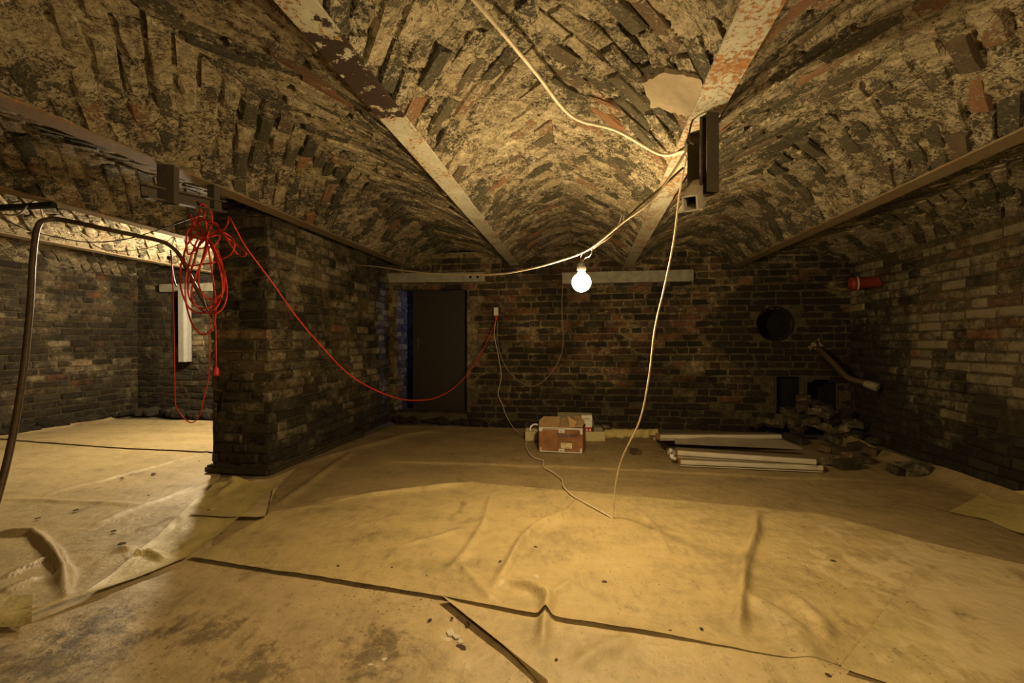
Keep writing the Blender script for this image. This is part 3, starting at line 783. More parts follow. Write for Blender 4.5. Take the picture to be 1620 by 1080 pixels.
PC = at_z(266, 263, zA); PD = at_z(338, 294, zA)
bl = empty('ceiling_bracket', (PC.x, (PC.y + PD.y) / 2, zA)); tag(bl, 'dark steel bracket with two posts and a crossbar that holds up the red cable coil', 'bracket')
O = bl.location.copy()
zlo = at_d(266, 322, PC.y / ray(266, 263).y).z
m = MB(); m.extrude(channel(0.085, 0.05, 0.007), Vector((PC.x, PC.y, zA)) - O, Vector((PC.x, PC.y, zlo)) - O, up=Vector((0.3, -1, 0))); m.build('hanger_channel', M_STEEL_DK, bl)
zlo2 = at_d(338, 331, PD.y / ray(338, 294).y).z
m = MB(); m.extrude(channel(0.045, 0.05, 0.006), Vector((PD.x, PD.y, zA)) - O, Vector((PD.x, PD.y, zlo2)) - O, up=Vector((0.1, -1, 0))); m.build('hanger_channel', M_STEEL_DK, bl)
ca = Vector((PC.x - 0.02, PC.y - 0.12, zlo + 0.03)); cb = Vector((PD.x + 0.02, PD.y + 0.06, zlo2 + 0.03))
m = MB(); m.extrude(channel(0.05, 0.07, 0.007), ca - O, cb - O); m.build('crossbar', M_STEEL_DK, bl)
# ------------------------------------------------------------------ cables
def cable(name, pts, r, mat, label, cat='cable', n=8, sides=8, group=None):
    o = MB().tube(spline(pts, n), r, sides).build(name, mat, smooth=True); return tag(o, label, cat, group)
# white cable on the ceiling
zz = [HC + 1.16, HC + 1.12, HC + 1.08, HC + 1.06, HC + 1.03, HC + 0.98, HC + 0.92, HC + 0.875]
pts = [at_z(u, v, z) for (u, v), z in zip([(700, -60), (750, 0), (795, 52), (845, 112), (905, 184), (975, 206), (1045, 244), (1086, 238)], zz)]
cable('white_cable', pts, 0.0075, M_CREAM, 'cream cable slung under the middle vault from the top edge to the rust-speckled beam')
# supply cable sagging across the room to the pillar
B0, B1 = (0.47, 1.93), (-2.52, 4.36)
pts = [at_plane(u, v, B0, B1) for u, v in [(1086, 238), (1062, 276), (1030, 318), (985, 352), (930, 395), (880, 414), (830, 427), (780, 434), (700, 434), (640, 428), (590, 421), (540, 418)]]
cable('white_cable', pts, 0.0052, M_CREAM, 'long cream cable sagging from the bracket past the glowing bulb to the pillar wall')
pts = [at_plane(u, v, B0, B1) + Vector((0, 0.02, 0)) for u, v in [(1083, 262), (1050, 292), (1010, 326), (986, 350), (966, 372), (946, 386), (935, 394)]]
cable('dark_cable', pts, 0.005, M_BROWNCAB, 'dark cable twisted along the cream supply cable near the bulb')
pts = [at_d(u, v, d1 * 1.02) for u, v in [(1109, 165), (1096, 190), (1091, 208), (1091, 222), (1098, 228)]]
cable('dark_cable', pts, 0.004, M_BROWNCAB, 'short dark wire looped over the top of the bracket beside the plaster patch')
# bulb with its holder and wires
bu = empty('light_bulb', BULB); tag(bu, 'glowing round bulb hanging on thin wires from the cream cable', 'bulb')
# the glass is an open-bottomed-free globe; the lamp sits just below its skin
R0 = 0.050
prof = [(R0 * math.sin(t), -R0 * math.cos(t)) for t in [i * math.pi / 14 for i in range(13)]] + [(0.019, 0.052)]
g = MB().lathe(prof, (0, 0, 0), n=18).build('bulb_glass', M_BULB, bu, True); g.visible_shadow = True
MB().lathe([(0.0195, 0.050), (0.0185, 0.064), (0.014, 0.074), (0.0, 0.075)], (0, 0, 0), n=16).build('screw_base', M_STEEL_LT, bu, True)
MB().lathe([(0.021, 0.060), (0.024, 0.066), (0.022, 0.098), (0.010, 0.110), (0.0, 0.110)], (0, 0, 0), n=16).build('lamp_holder', M_BLACK, bu, True)
top = Vector(at_plane(938, 394, B0, B1)) - BULB
m = MB(); m.tube(spline([(0, 0, 0.105), (0.022, 0, 0.13), top * 0.8 + Vector((-0.004, 0, 0)), top]), 0.0022, 6); m.build('supply_wire', M_CREAM, bu, True)
top2 = Vector(at_plane(921, 400, B0, B1)) - BULB
m = MB(); m.tube(spline([(0, 0, 0.107), (-0.004, 0.002, 0.13), top2]), 0.0016, 6); m.build('supply_wire', M_GREYCAB, bu, True)
for u0, v0, u1, v1 in ((977, 360, 984, 340), (986, 352, 987, 341)):
    m = MB(); m.tube([at_plane(u0, v0, B0, B1), at_plane(u1, v1, B0, B1)], 0.0028, 6)
    o = m.build('cable_tie', M_WHITE); tag(o, 'short white tie end sticking up from the cream cable right of the bulb', 'cable tie', 'cable ties by the bulb')
# hanging cable to the floor, and along the floor to the socket
FT = at_z(970, 820, 0.012)
pts = [at_plane(u, v, (0.47, 1.93), (FT.x, FT.y)) for u, v in [(1087, 245), (1076, 300), (1066, 380), (1052, 450), (1036, 520), (1026, 600), (1012, 665), (985, 722), (975, 760), (971, 800)]] + [FT]
fpts = [at_z(u, v, 0.022) for u, v in [(962, 815), (930, 797), (905, 783), (891, 768), (888, 757), (872, 745), (860, 738), (859, 728), (842, 722), (832, 706), (834, 693), (824, 686)]]
wpts = [at_y(u, v, YB - 0.05) for u, v in [(800, 655), (795, 640), (788, 622), (793, 595), (788, 560), (782, 530), (784, 508)]]
mid1 = [at_z(812, 676, 0.03)]
cable('white_cable', pts + fpts + mid1 + wpts, 0.0042, M_CREAM, 'cream cable dropping from the bracket to the floor and crawling back to the socket')
pts = [at_y(u, v, YB - 0.045) for u, v in [(787, 508), (788, 545), (800, 580), (822, 603), (843, 611), (866, 597), (886, 566), (891, 535), (889, 490), (890, 452), (889, 430)]]
cable('wall_cable', pts, 0.0045, M_GREYCAB, 'thin grey cable hanging in a deep loop on the back wall right of the socket')
# socket
ps = at_y(785, 497, YB - 0.03)
so = empty('wall_socket', ps); tag(so, 'small white socket with a red plug on the back wall right of the dark door', 'socket')
MB().box((0, 0, 0.035), (0.055, 0.06, 0.10), bev=0.006).build('socket_body', M_WHITE, so)
MB().lathe([(0.02, 0), (0.022, 0.02), (0.016, 0.05), (0.006, 0.065), (0, 0.065)], (0.003, -0.01, -0.02), (0, -0.2, -1), 12).build('plug', M_RED, so, True)
# red extension cable: coil, long sagging run, drop with a free plug
PLUG = (ps.x, ps.y - 0.02)
C0 = at_d(327, 376, 2.72)
def cl(l, d0=2.72, seed=0):
    rr = random.Random(seed); return [at_d(u, v, d0 + rr.uniform(-0.035, 0.035)) for u, v in l]
rc = empty('red_extension_cable', C0); tag(rc, 'red extension cable in a tangled coil, its long run sagging to the wall socket', 'cable')
K = (327, 376)
loops = [
    [K, (311, 372), (297, 386), (291, 402), (285, 428), (286, 455), (296, 482), (309, 494), (328, 494), (344, 484), (352, 462), (350, 432), (341, 402), K],
    [K, (314, 378), (305, 398), (296, 430), (293, 462), (297, 492), (307, 518), (322, 529), (336, 520), (341, 496), (340, 462), (334, 420), K],
    [K, (316, 384), (308, 410), (299, 440), (298, 466), (308, 482), (324, 488), (342, 480), (354, 458), (353, 430), (346, 400), (338, 388), K],
    [K, (323, 400), (316, 424), (314, 446), (320, 464), (333, 473), (345, 470), (352, 456), (348, 426), (338, 398), K],
    [K, (340, 394), (349, 416), (357, 440), (359, 466), (353, 486), (340, 496), (322, 492), (306, 478), (303, 460), (312, 430), (326, 400), K],
    [K, (338, 369), (352, 367), (366, 376), (371, 388), (365, 402), (350, 410), (335, 416), (318, 418), (300, 420), (291, 410), (294, 392), (308, 372), K],
    [K, (345, 364), (359, 376), (375, 388), (389, 400), (386, 405), (376, 402), (364, 386), (350, 366), (338, 352), K],
    [K, (312, 366), (304, 352), (302, 339)], [(302, 339), (307, 355), (313, 368), K],
    [K, (313, 352), (316, 336), (318, 322)], [(318, 322), (328, 328), (335, 340), (334, 358), K],
    [(320, 321), (325, 328), (322, 345), (308, 356), (297, 366), (295, 386), (300, 402), K],
    [K, (326, 352), (318, 346), (310, 344), (303, 362), (300, 380), (312, 392), (334, 390), (345, 382), (346, 372), K],
]
for i, L in enumerate(loops):
    MB().tube(spline(cl(L, 2.72, i + 3), 7), 0.0052, 7).build('cable_loop', M_RED, rc, True).matrix_parent_inverse = Matrix.Translation(-C0)
runp = [(327, 352), (335, 350), (350, 364), (360, 354), (362, 343), (372, 360)]
run = cl(runp, 2.72, 44)
S0 = (at_d(362, 343, 2.72).x, at_d(362, 343, 2.72).y)
run += [at_plane(u, v, S0, PLUG) for u, v in [(390, 392), (430, 446), (470, 502), (510, 549), (550, 590), (590, 615), (630, 630), (660, 633), (690, 629), (720, 612), (745, 585), (765, 552), (778, 522), (784, 506)]]
MB().tube(spline(run, 8), 0.0048, 7).build('sagging_run', M_RED, rc, True).matrix_parent_inverse = Matrix.Translation(-C0)
dr_ = cl([(333, 474), (332, 510), (331, 560), (330, 598), (322, 632), (316, 656), (305, 668), (294, 664), (281, 648), (277, 630), (276, 560), (274, 470), (272, 420), (271, 402)], 3.3, 9)
MB().tube(spline(dr_, 7), 0.0042, 7).build('hanging_drop', M_RED, rc, True).matrix_parent_inverse = Matrix.Translation(-C0)
dp = cl([(339, 470), (341, 510), (342, 555), (342, 580)], 3.1, 5)
MB().tube(spline(dp, 7), 0.0042, 7).build('plug_lead', M_RED, rc, True).matrix_parent_inverse = Matrix.Translation(-C0)
MB().lathe([(0.006, 0.0), (0.016, -0.02), (0.02, -0.05), (0.019, -0.065), (0, -0.065)], at_d(342, 579, 3.1), n=12).build('plug', M_RED, rc, True).matrix_parent_inverse = Matrix.Translation(-C0)
# bent brown conduit at the left
cp = [(-30, 840, 2.35), (-5, 790, 2.5), (20, 690, 2.6), (38, 580, 2.65), (48, 480, 2.7), (52, 410, 2.72), (60, 358, 2.75), (78, 347, 2.8), (105, 349, 2.85), (180, 365, 2.95), (245, 379, 3.05), (268, 388, 3.08), (285, 405, 3.1), (305, 445, 3.12), (325, 482, 3.13), (338, 503, 3.14)]
P = [at_d(*c) for c in cp]; P[0] = at_z(-30, 850, 0.012)
cable('brown_conduit', P, [0.0185 - 0.006 * min(1, i / 105.0) for i in range((len(P) - 1) * 8 + 1)], M_BROWNCAB, 'thick brown conduit rising from the floor and bending over at the left', 'conduit', 8, 10)
cable('frayed_wire', [at_d(u, v, 3.12) for u, v in [(322, 470), (328, 488), (336, 498), (341, 510)]], 0.003, M_CREAM, 'pale frayed wire end below the red coil', 'wire')
cable('dark_cable', [at_d(u, v, d) for u, v, d in [(-20, 335, 3.4), (5, 346, 3.5), (40, 362, 3.6), (80, 373, 3.7), (140, 383, 3.8), (200, 378, 3.8), (255, 362, 3.7), (300, 346, 3.5), (330, 338, 3.3)]], 0.004, M_BLACK, 'thin black wire drooping across the lit left vault to the red coil')
cable('dark_cable', [at_d(u, v, d) for u, v, d in [(68, 330, 4.2), (100, 350, 4.3), (150, 388, 4.4), (185, 397, 4.4), (230, 393, 4.4), (262, 383, 4.3), (273, 375, 4.2), (274, 384, 4.2), (271, 391, 4.2)]], 0.004, M_GREYCAB, 'thin brown wire drooping below the lit left vault to the small lamp holder')
cable('lamp_wire', [at_d(u, v, 4.2) for u, v in [(270, 395), (272, 420), (275, 440), (279, 453)]], 0.006, M_BLACK, 'black wire tail hanging under the lit left vault', 'wire')
MB().box(at_d(267, 408, 4.2), (0.025, 0.025, 0.035), bev=0.004).build('lamp_holder', M_BLACK); tag(bpy.data.objects['lamp_holder.001'], 'tiny black terminal box beside the black wire tail in the left chamber', 'terminal box')
a, b = at_z(-40, 331, HC + 0.90), at_z(86, 324, HC + 0.93)
m = MB(); m.tube([a, b], 0.022, 10); o = m.build('dark_pipe', M_BLACK); tag(o, 'dark pipe end under the vault beyond the bent conduit', 'pipe')
cable('dark_cable', [at_d(u, v, d) for u, v, d in [(-10, 338, 3.0), (20, 340, 3.0), (32, 337, 3.0), (42, 327, 3.05), (50, 320, 3.1), (58, 319, 3.15), (64, 330, 3.2), (68, 345, 3.25)]], 0.005, M_GREYCAB, 'wire hooked round the dark pipe end at the left')
# lamp hidden behind the pillar
lb = empty('light_bulb', LAMP2); tag(lb, 'bulb on a short wire lighting the left chamber, hidden behind the pillar', 'bulb')
MB().lathe(prof, (0, 0, 0), n=16).build('bulb_glass', M_BULB2, lb, True)
MB().lathe([(0.0185, 0.044), (0.022, 0.066), (0.022, 0.098), (0.0, 0.11)], (0, 0, 0), n=12).build('lamp_holder', M_BLACK, lb, True)
MB().tube([(0, 0, 0.1), (0.01, 0, 0.2), (0.03, 0.02, 0.30)], 0.003, 6).build('supply_wire', M_BLACK, lb, True)

# ------------------------------------------------------------------ pipes at the right corner
p0, p1 = at_x(1392, 445, XR), at_d(1346, 449, 5.0)
rp = empty('red_pipe', p0); tag(rp, 'red-brown plastic pipe stub sticking out high on the right wall', 'pipe')
dv = (at_y(1345, 449, 5.15) - p0)
dv = Vector((-0.42, 0.28, -0.01)); dv = at_d(1345, 449, 4.75) - p0
L = dv.length
MB().lathe([(0.062, -0.05), (0.062, L - 0.06), (0.070, L - 0.055), (0.070, L), (0.060, L), (0.058, L - 0.05), (0, L - 0.05)], (0, 0, 0), dv, 20).build('pipe_wall', M_REDPIPE, rp, True)
MB().lathe([(0.0715, L - 0.062), (0.0715, L - 0.05)], (0, 0, 0), dv, 20).build('seal_ring', M_CREAM, rp, True)
pq = [at_y(1288, 546, YB + 0.02), at_y(1300, 556, YB - 0.12), at_y(1322, 578, YB - 0.3), at_y(1340, 596, YB - 0.42), at_y(1362, 604, YB - 0.52), at_y(1386, 612, YB - 0.62)]
bp = empty('bent_pipe', pq[0]); tag(bp, 'dark bent pipe slanting down from the back wall above the rubble', 'pipe')
MB().tube([p - pq[0] for p in spline(pq, 8)], 0.030, 12).build('pipe_wall', M_BROWNCAB, bp, True)
e = (pq[-1] - pq[-2]).normalized()
MB().lathe([(0.034, -0.10), (0.042, -0.06), (0.042, 0.02), (0.028, 0.02), (0.026, -0.05), (0, -0.05)], pq[-1] - pq[0], e, 16).build('end_collar', M_PANEL, bp, True)
m = MB(); rr = random.Random(5)
for k in range(22):
    q = Vector((rr.gauss(0, 0.028), -0.03 - abs(rr.gauss(0, 0.02)), rr.gauss(0, 0.028)))
    s = rr.uniform(0.018, 0.035); m.box(q, (s * 1.3, s, s), Matrix.Rotation(rr.uniform(0, 3), 4, Vector((rr.random(), rr.random(), rr.random())).normalized()), s * 0.25)
o = m.build('mortar_crumbs', M_PLASTER, bp); o['kind'] = 'stuff'; o['label'] = 'pale crumbly mortar round the pipe'

# ------------------------------------------------------------------ plastic sheets on the floor
FOLDS = []      # (polyline in plan, height, half width)
def fold(px, h, w): FOLDS.append((np.array([fl(u, v) for u, v in px]), h, w))
fold([(780, 780), (765, 830), (735, 880), (710, 905)], 0.014, 0.022)
fold([(912, 795), (900, 815), (850, 835), (825, 860), (800, 905), (780, 935)], 0.026, 0.024)
fold([(640, 865), (700, 850), (735, 838)], 0.010, 0.02)
fold([(800, 925), (850, 938), (868, 955), (862, 985), (856, 1035)], 0.030, 0.022)
fold([(905, 925), (868, 950)], 0.016, 0.02)
fold([(725, 890), (760, 935), (780, 955)], 0.012, 0.02)
fold([(1198, 812), (1195, 850), (1180, 890), (1172, 960), (1168, 1000)], 0.030, 0.022)
fold([(1180, 945), (1260, 1000), (1285, 1060)], 0.020, 0.045)
fold([(1250, 945), (1300, 990), (1310, 1030)], 0.016, 0.035)
fold([(1010, 810), (1040, 840), (1060, 885)], 0.010, 0.02)
fold([(920, 815), (915, 870)], 0.008, 0.015)
fold([(490, 796), (560, 788), (650, 778), (745, 766)], 0.020, 0.030)
fold([(480, 735), (560, 712), (640, 690), (700, 680)], 0.020, 0.06)
fold([(440, 800), (490, 765), (530, 735), (560, 715)], 0.018, 0.03)
fold([(560, 729), (800, 737), (1000, 744), (1230, 757), (1420, 762)], 0.018, 0.014)
fold([(600, 1010), (680, 1040), (720, 1065)], 0.010, 0.05)
fold([(560, 950), (640, 1000), (760, 1060)], 0.008, 0.05)
fold([(900, 1065), (960, 1030), (1000, 1015)], 0.014, 0.04)
fold([(1300, 800), (1250, 850), (1240, 900)], 0.006, 0.08)
fold([(0, 694), (100, 702), (200, 709), (345, 716)], 0.012, 0.02)
fold([(60, 785), (160, 762), (250, 738), (345, 712)], 0.012, 0.022)
fold([(150, 830), (230, 800), (300, 775), (345, 755)], 0.014, 0.022)
fold([(0, 790), (120, 795), (230, 800)], 0.010, 0.03)
fold([(-20, 847), (52, 845), (80, 872), (100, 905), (104, 945)], 0.030, 0.022)
fold([(0, 920), (40, 900), (75, 885)], 0.014, 0.018)
fold([(0, 940), (60, 915)], 0.012, 0.018)
fold([(330, 775), (380, 765), (420, 762)], 0.022, 0.04)
fold([(345, 790), (370, 770), (365, 755)], 0.02, 0.03)
fold([(210, 885), (235, 880), (262, 892)], 0.018, 0.02)
fold([(190, 870), (205, 872)], 0.02, 0.03)
def fold_height(x, y):
    h = np.zeros_like(x)
    for P, hh, w in FOLDS:
        best = np.full(x.shape, 9.0); tt = np.zeros_like(x); n = len(P) - 1
        for i in range(n):
            a, b = P[i], P[i + 1]; d = b - a; L2 = d @ d + 1e-9
            t = np.clip(((x - a[0]) * d[0] + (y - a[1]) * d[1]) / L2, 0, 1)
            ds = np.hypot(x - a[0] - t * d[0], y - a[1] - t * d[1])
            s = ds < best; best = np.where(s, ds, best); tt = np.where(s, (i + t) / n, tt)
        ww = w * (0.75 + 0.5 * vnoise(x * 6, y * 6, 2.2) * 0.5 + 0.25)
        h = h + 1.2 * hh * np.exp(-(best / ww) ** 2) * np.clip(np.minimum(tt, 1 - tt) * 5 + 0.25, 0, 1) * (1 + 0.3 * vnoise(x * 5, y * 5, 0.5))
    return h
def resample(P, n):
    P = np.array(P, float); d = np.r_[0, np.cumsum(np.hypot(*np.diff(P, axis=0).T))]
    t = np.linspace(0, d[-1], n); return np.stack([np.interp(t, d, P[:, k]) for k in (0, 1)], -1)
def sheet(name, far, near, base, mat, label, nu, nv, lift_near=0.0, lift_far=0.0, lift_l=0.0, lift_r=0.0, near_end=None, width=0.035, wrinkle=0.004, folds=True, group=None):
    A, B = resample(far, nu), resample(near, nu)
    t = np.linspace(0, 1, nv) ** 1.0
    XY = A[None] * (1 - t)[:, None, None] + B[None] * t[:, None, None]
    x, y = XY[..., 0], XY[..., 1]
    z = base + wrinkle * np.abs(fbm(x * 2.6, y * 2.6, 0.9, 4)) * 1.6 + 0.0015 * vnoise(x * 18, y * 18, 3.0)
    if folds: z = z + fold_height(x, y)
    def ed(px, py, qx, qy): return np.hypot(px - qx, py - qy)
    wob = 0.7 + 0.6 * (vnoise(x * 4, y * 4, 8.0) * 0.5 + 0.5)
    if lift_near: z = z + lift_near * wob * (1.0 if near_end is None else np.clip((near_end - x) / 0.5, 0, 1)) * np.exp(-(ed(x, y, x[-1:], y[-1:]) / width) ** 1.5)
    if lift_far: z = z + lift_far * wob * np.exp(-(ed(x, y, x[:1], y[:1]) / width) ** 1.5)
    if lift_l: z = z + lift_l * wob * np.exp(-(ed(x, y, x[:, :1], y[:, :1]) / width) ** 1.5)
    if lift_r: z = z + lift_r * wob * np.exp(-(ed(x, y, x[:, -1:], y[:, -1:]) / width) ** 1.5)
    V = np.stack([x, y, z], -1).reshape(-1, 3)
    f = [(j * nu + i, (j + 1) * nu + i, (j + 1) * nu + i + 1, j * nu + i + 1) for j in range(nv - 1) for i in range(nu - 1)]
    o = mk(name, V, f, mat, None, True)
    return tag(o, label, 'plastic sheet', group)
def FL(l): return [fl(u, v) for u, v in l]
# wall-to-wall dull film at the back of the main room, its edges turned up against the walls
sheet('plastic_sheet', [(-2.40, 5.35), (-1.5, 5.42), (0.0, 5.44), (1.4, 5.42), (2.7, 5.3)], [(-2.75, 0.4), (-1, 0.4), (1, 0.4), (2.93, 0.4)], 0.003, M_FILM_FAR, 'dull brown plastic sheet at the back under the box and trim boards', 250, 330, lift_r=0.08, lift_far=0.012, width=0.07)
# middle dusty film
sheet('plastic_sheet', FL([(430, 812), (560, 790), (650, 776), (745, 765), (960, 783), (1210, 806), (1330, 822), (1470, 862), (1660, 905)]),
      FL([(302, 888), (470, 914), (640, 941), (735, 956), (830, 976), (885, 986), (1060, 1012), (1250, 1046), (1500, 1085), (1660, 1110)]), 0.010, M_FILM_PLASTER, 'bright dusty yellow plastic sheet with many folds across the middle of the floor', 320, 140, lift_near=0.011, near_end=fl(1270, 1046)[0], width=0.03)
# foreground gritty film, left
sheet('plastic_sheet', FL([(20, 985), (160, 940), (300, 884), (470, 900), (640, 925), (760, 945), (900, 970)]), [(-1.75, 0.75), (-0.9, 0.75), (0.25, 0.75)], 0.005, M_FILM_DIRTY, 'gritty dirt-stained plastic sheet in the bottom left foreground', 130, 80)
# foreground right film with the lifted slanting edge
sheet('plastic_sheet', FL([(700, 955), (735, 952), (830, 968), (900, 978), (1060, 1003), (1250, 1036), (1500, 1070), (1660, 1095)]),
      FL([(865, 1090), (930, 1200), (1000, 1220), (1300, 1220), (1700, 1220)]), 0.008, M_FILM, 'bright plastic sheet at the bottom right whose slanting left edge is lifted', 170, 60, lift_l=0.026, width=0.03)
# side film with torn left edge on the right
sheet('plastic_sheet', FL([(1452, 905), (1520, 915), (1660, 945)]), FL([(1330, 1068), (1400, 1090), (1560, 1130), (1700, 1150)]), 0.019, film('film_torn', (0.47, 0.375, 0.18), 0.2, 0.4, ((1.75, 1.75, 0), 1.3)), 'yellow plastic sheet with a ragged edge lying on the floor at the right', 70, 60, lift_l=0.006)
sheet('plastic_sheet', [at_z(u, v, 0.05).to_2d()[:] for u, v in ((1560, 770), (1600, 782), (1640, 792))], FL([(1500, 812), (1560, 825), (1650, 865)]), 0.012, M_FILM_YEL, 'clean yellow sheet corner rumpled up against the right wall', 40, 30, lift_far=0.05, lift_r=0.05, width=0.09)
# left chamber
seam = [(-6.45, 4.0)] + FL([(0, 696), (100, 704), (200, 711), (345, 718)])
sheet('plastic_sheet', [(-6.30, 5.15), (-5.2, 5.25), (-4.0, 5.3), (-3.05, 5.3)], seam, 0.010, M_FILM, 'plastic sheet at the far end of the left chamber, against the stones', 130, 70, lift_l=0.03, lift_far=0.012, lift_near=0.006, width=0.05)
sheet('plastic_sheet', [(x, y + 0.06) for x, y in seam], [(-6.45, 1.0), (-5.0, 1.0), (-3.0, 1.0), (-1.0, 1.0)], 0.004, M_FILM, 'wide wrinkled plastic sheet on the near floor of the left chamber', 340, 260)
# band laid from the foot of the pillar to the bottom left
sheet('plastic_sheet', FL([(352, 762), (300, 805), (250, 855), (190, 905), (140, 945), (60, 975), (-20, 985)]), FL([(440, 772), (410, 800), (300, 889), (240, 912), (165, 942), (80, 972), (-20, 1000)]), 0.016, M_FILM_YEL, 'glossy crumpled strip of film from the pillar foot to the left corner', 110, 40, lift_near=0.008, lift_far=0.010, width=0.025, wrinkle=0.010)
sheet('plastic_sheet', FL([(-30, 952), (20, 955), (52, 958)]), FL([(-30, 1003), (20, 1002), (50, 1000)]), 0.035, M_FILM_YEL, 'small square flap of clean yellow film at the left edge', 24, 20, lift_near=-0.012, lift_r=0.006, wrinkle=0.008, folds=False)
sheet('plastic_sheet', FL([(350, 764), (390, 768), (425, 762), (470, 742)]), FL([(300, 822), (360, 826), (422, 824), (432, 780)]), 0.014, M_FILM, 'creased film corner spread in front of the pillar', 50, 36, lift_near=0.010, wrinkle=0.012)
# low plinth rubble: broken edge of the floor along the left back walls
def stone_mesh(name, r, mat, k=1):
    bm = bmesh.new(); bmesh.ops.create_icosphere(bm, subdivisions=1, radius=0.5)
    for v in bm.verts: v.co *= 0.7 + 0.5 * r.random()
    me = bpy.data.meshes.new(name); bm.to_mesh(me); bm.free(); me.materials.append(mat); return me
rr = random.Random(21)
SM = [stone_mesh('rubble_stone', rr, MW_LEFT[0]) for _ in range(5)]
for k in range(34):
    x = -6.3 + 3.2 * k / 33 + rr.uniform(-0.04, 0.04); s = rr.uniform(0.10, 0.22)
    o = link('rubble_stone', rr.choice(SM)); o.scale = (s * 1.5, s, s * 0.9); o.location = (x, 5.58 - rr.uniform(0, 0.18), s * 0.32 + 0.01); o.rotation_euler = (0, 0, rr.uniform(0, 3))
    tag(o, 'rough stone lying along the foot of the walls in the left chamber', 'stone', 'rubble stones in the left chamber')
for k in range(12):
    s = rr.uniform(0.08, 0.17); o = link('rubble_stone', rr.choice(SM)); o.scale = (s, s * 1.5, s * 0.8); o.location = (-6.42 + rr.uniform(0, 0.05), 4.1 + k * 0.13, s * 0.3 + 0.02)
    tag(o, 'rough stone lying along the foot of the walls in the left chamber', 'stone', 'rubble stones in the left chamber')
SM2 = [stone_mesh('foot_stone', rr, MW_BACK[0]) for _ in range(5)]
for k in range(22):
    x = -2.40 + 1.75 * k / 21; s = rr.uniform(0.06, 0.14); o = link('rubble_stone', rr.choice(SM2)); o.scale = (s * 1.6, s, s); o.location = (x, 5.63 - rr.uniform(0, 0.10), s * 0.3 + 0.01); o.rotation_euler = (0, 0, rr.uniform(0, 3))
    tag(o, 'sooty stone lying below the threshold of the dark door', 'stone', 'stones below the door')

# ------------------------------------------------------------------ cardboard box group
c = at_z(887, 716, 0.008); W, Hh, D = 0.415, 0.235, 0.30
cb = empty('cardboard_box', (c.x, c.y, 0.012)); cb.rotation_euler = (0, 0, math.radians(-0.5)); tag(cb, 'battered brown cardboard box with white tape, open flaps and printing on its front', 'box')
m = MB(); nx, nz = 24, 14
def dent(u, w):          # pushed-in places of the front
    d = 0.022 * math.exp(-(((u - 0.16) / 0.14) ** 2 + ((w - 0.30) / 0.28) ** 2)) + 0.028 * math.exp(-(((u - 0.84) / 0.10) ** 2 + ((w - 0.62) / 0.16) ** 2))
    d += 0.008 * math.exp(-((u - 0.42) / 0.02) ** 2 - ((w - 0.22) / 0.2) ** 2)
    return d
fv = [(-W / 2 + W * i / nx, dent(i / nx, j / nz) + 0.004 * float(vnoise(i * 0.5, j * 0.5, 1.0)), Hh * j / nz) for j in range(nz + 1) for i in range(nx + 1)]
ff = [(j * (nx + 1) + i, j * (nx + 1) + i + 1, (j + 1) * (nx + 1) + i + 1, (j + 1) * (nx + 1) + i) for j in range(nz) for i in range(nx)]
m.add(fv, ff)
bulge = 0.025
for sx in (-1, 1):
    k = 8; v = [(sx * (W / 2 + bulge * math.sin(math.pi * i / k)), D * i / k * 0.98, z + (0.01 * math.sin(math.pi * i / k))) for z in (0, Hh) for i in range(k + 1)]
    m.add(v, [(i, i + 1, k + 2 + i, k + 1 + i) for i in range(k)])
m.add([(-W / 2, D * 0.98, 0), (W / 2, D * 0.98, 0), (W / 2, D * 0.98, Hh), (-W / 2, D * 0.98, Hh), (-W / 2, 0, 0.002), (W / 2, 0, 0.002), (W / 2, D * 0.98, 0.002), (-W / 2, D * 0.98, 0.002)], [(0, 1, 2, 3), (4, 5, 6, 7)])
body = m.build('box_body', M_CARD, cb)
def flap(pts, t=0.004):
    n = len(pts); P = [Vector(p) for p in pts]; nn = (P[1] - P[0]).cross(P[2] - P[0]).normalized() * t
    mm = MB(); mm.add(P + [p + nn for p in P], [tuple(range(n)), tuple(range(2 * n - 1, n - 1, -1))] + [(i, n + i, n + (i + 1) % n, (i + 1) % n) for i in range(n)])
    return mm.build('box_flap', M_CARD_IN, cb)
flap([(-W / 2, 0.0, Hh), (-0.015, 0.0, Hh), (-0.012, 0.17, Hh + 0.075), (-W / 2 + 0.03, 0.17, Hh + 0.075), (-W / 2 - 0.01, 0.10, Hh + 0.045)])
flap([(-0.01, 0.002, Hh), (0.085, 0.002, Hh), (0.06, 0.20, Hh + 0.06), (-0.005, 0.20, Hh + 0.055)])
flap([(0.085, 0.0, Hh + 0.004), (0.13, 0.005, Hh + 0.008), (0.155, 0.02, Hh + 0.055), (0.06, 0.09, Hh + 0.105)])
flap([(0.12, 0.03, Hh + 0.002), (W / 2, 0.03, Hh), (W / 2 + 0.015, 0.11, Hh + 0.055), (W / 2 - 0.03, 0.2, Hh + 0.08), (0.10, 0.2, Hh + 0.08), (0.16, 0.06, Hh + 0.03)])
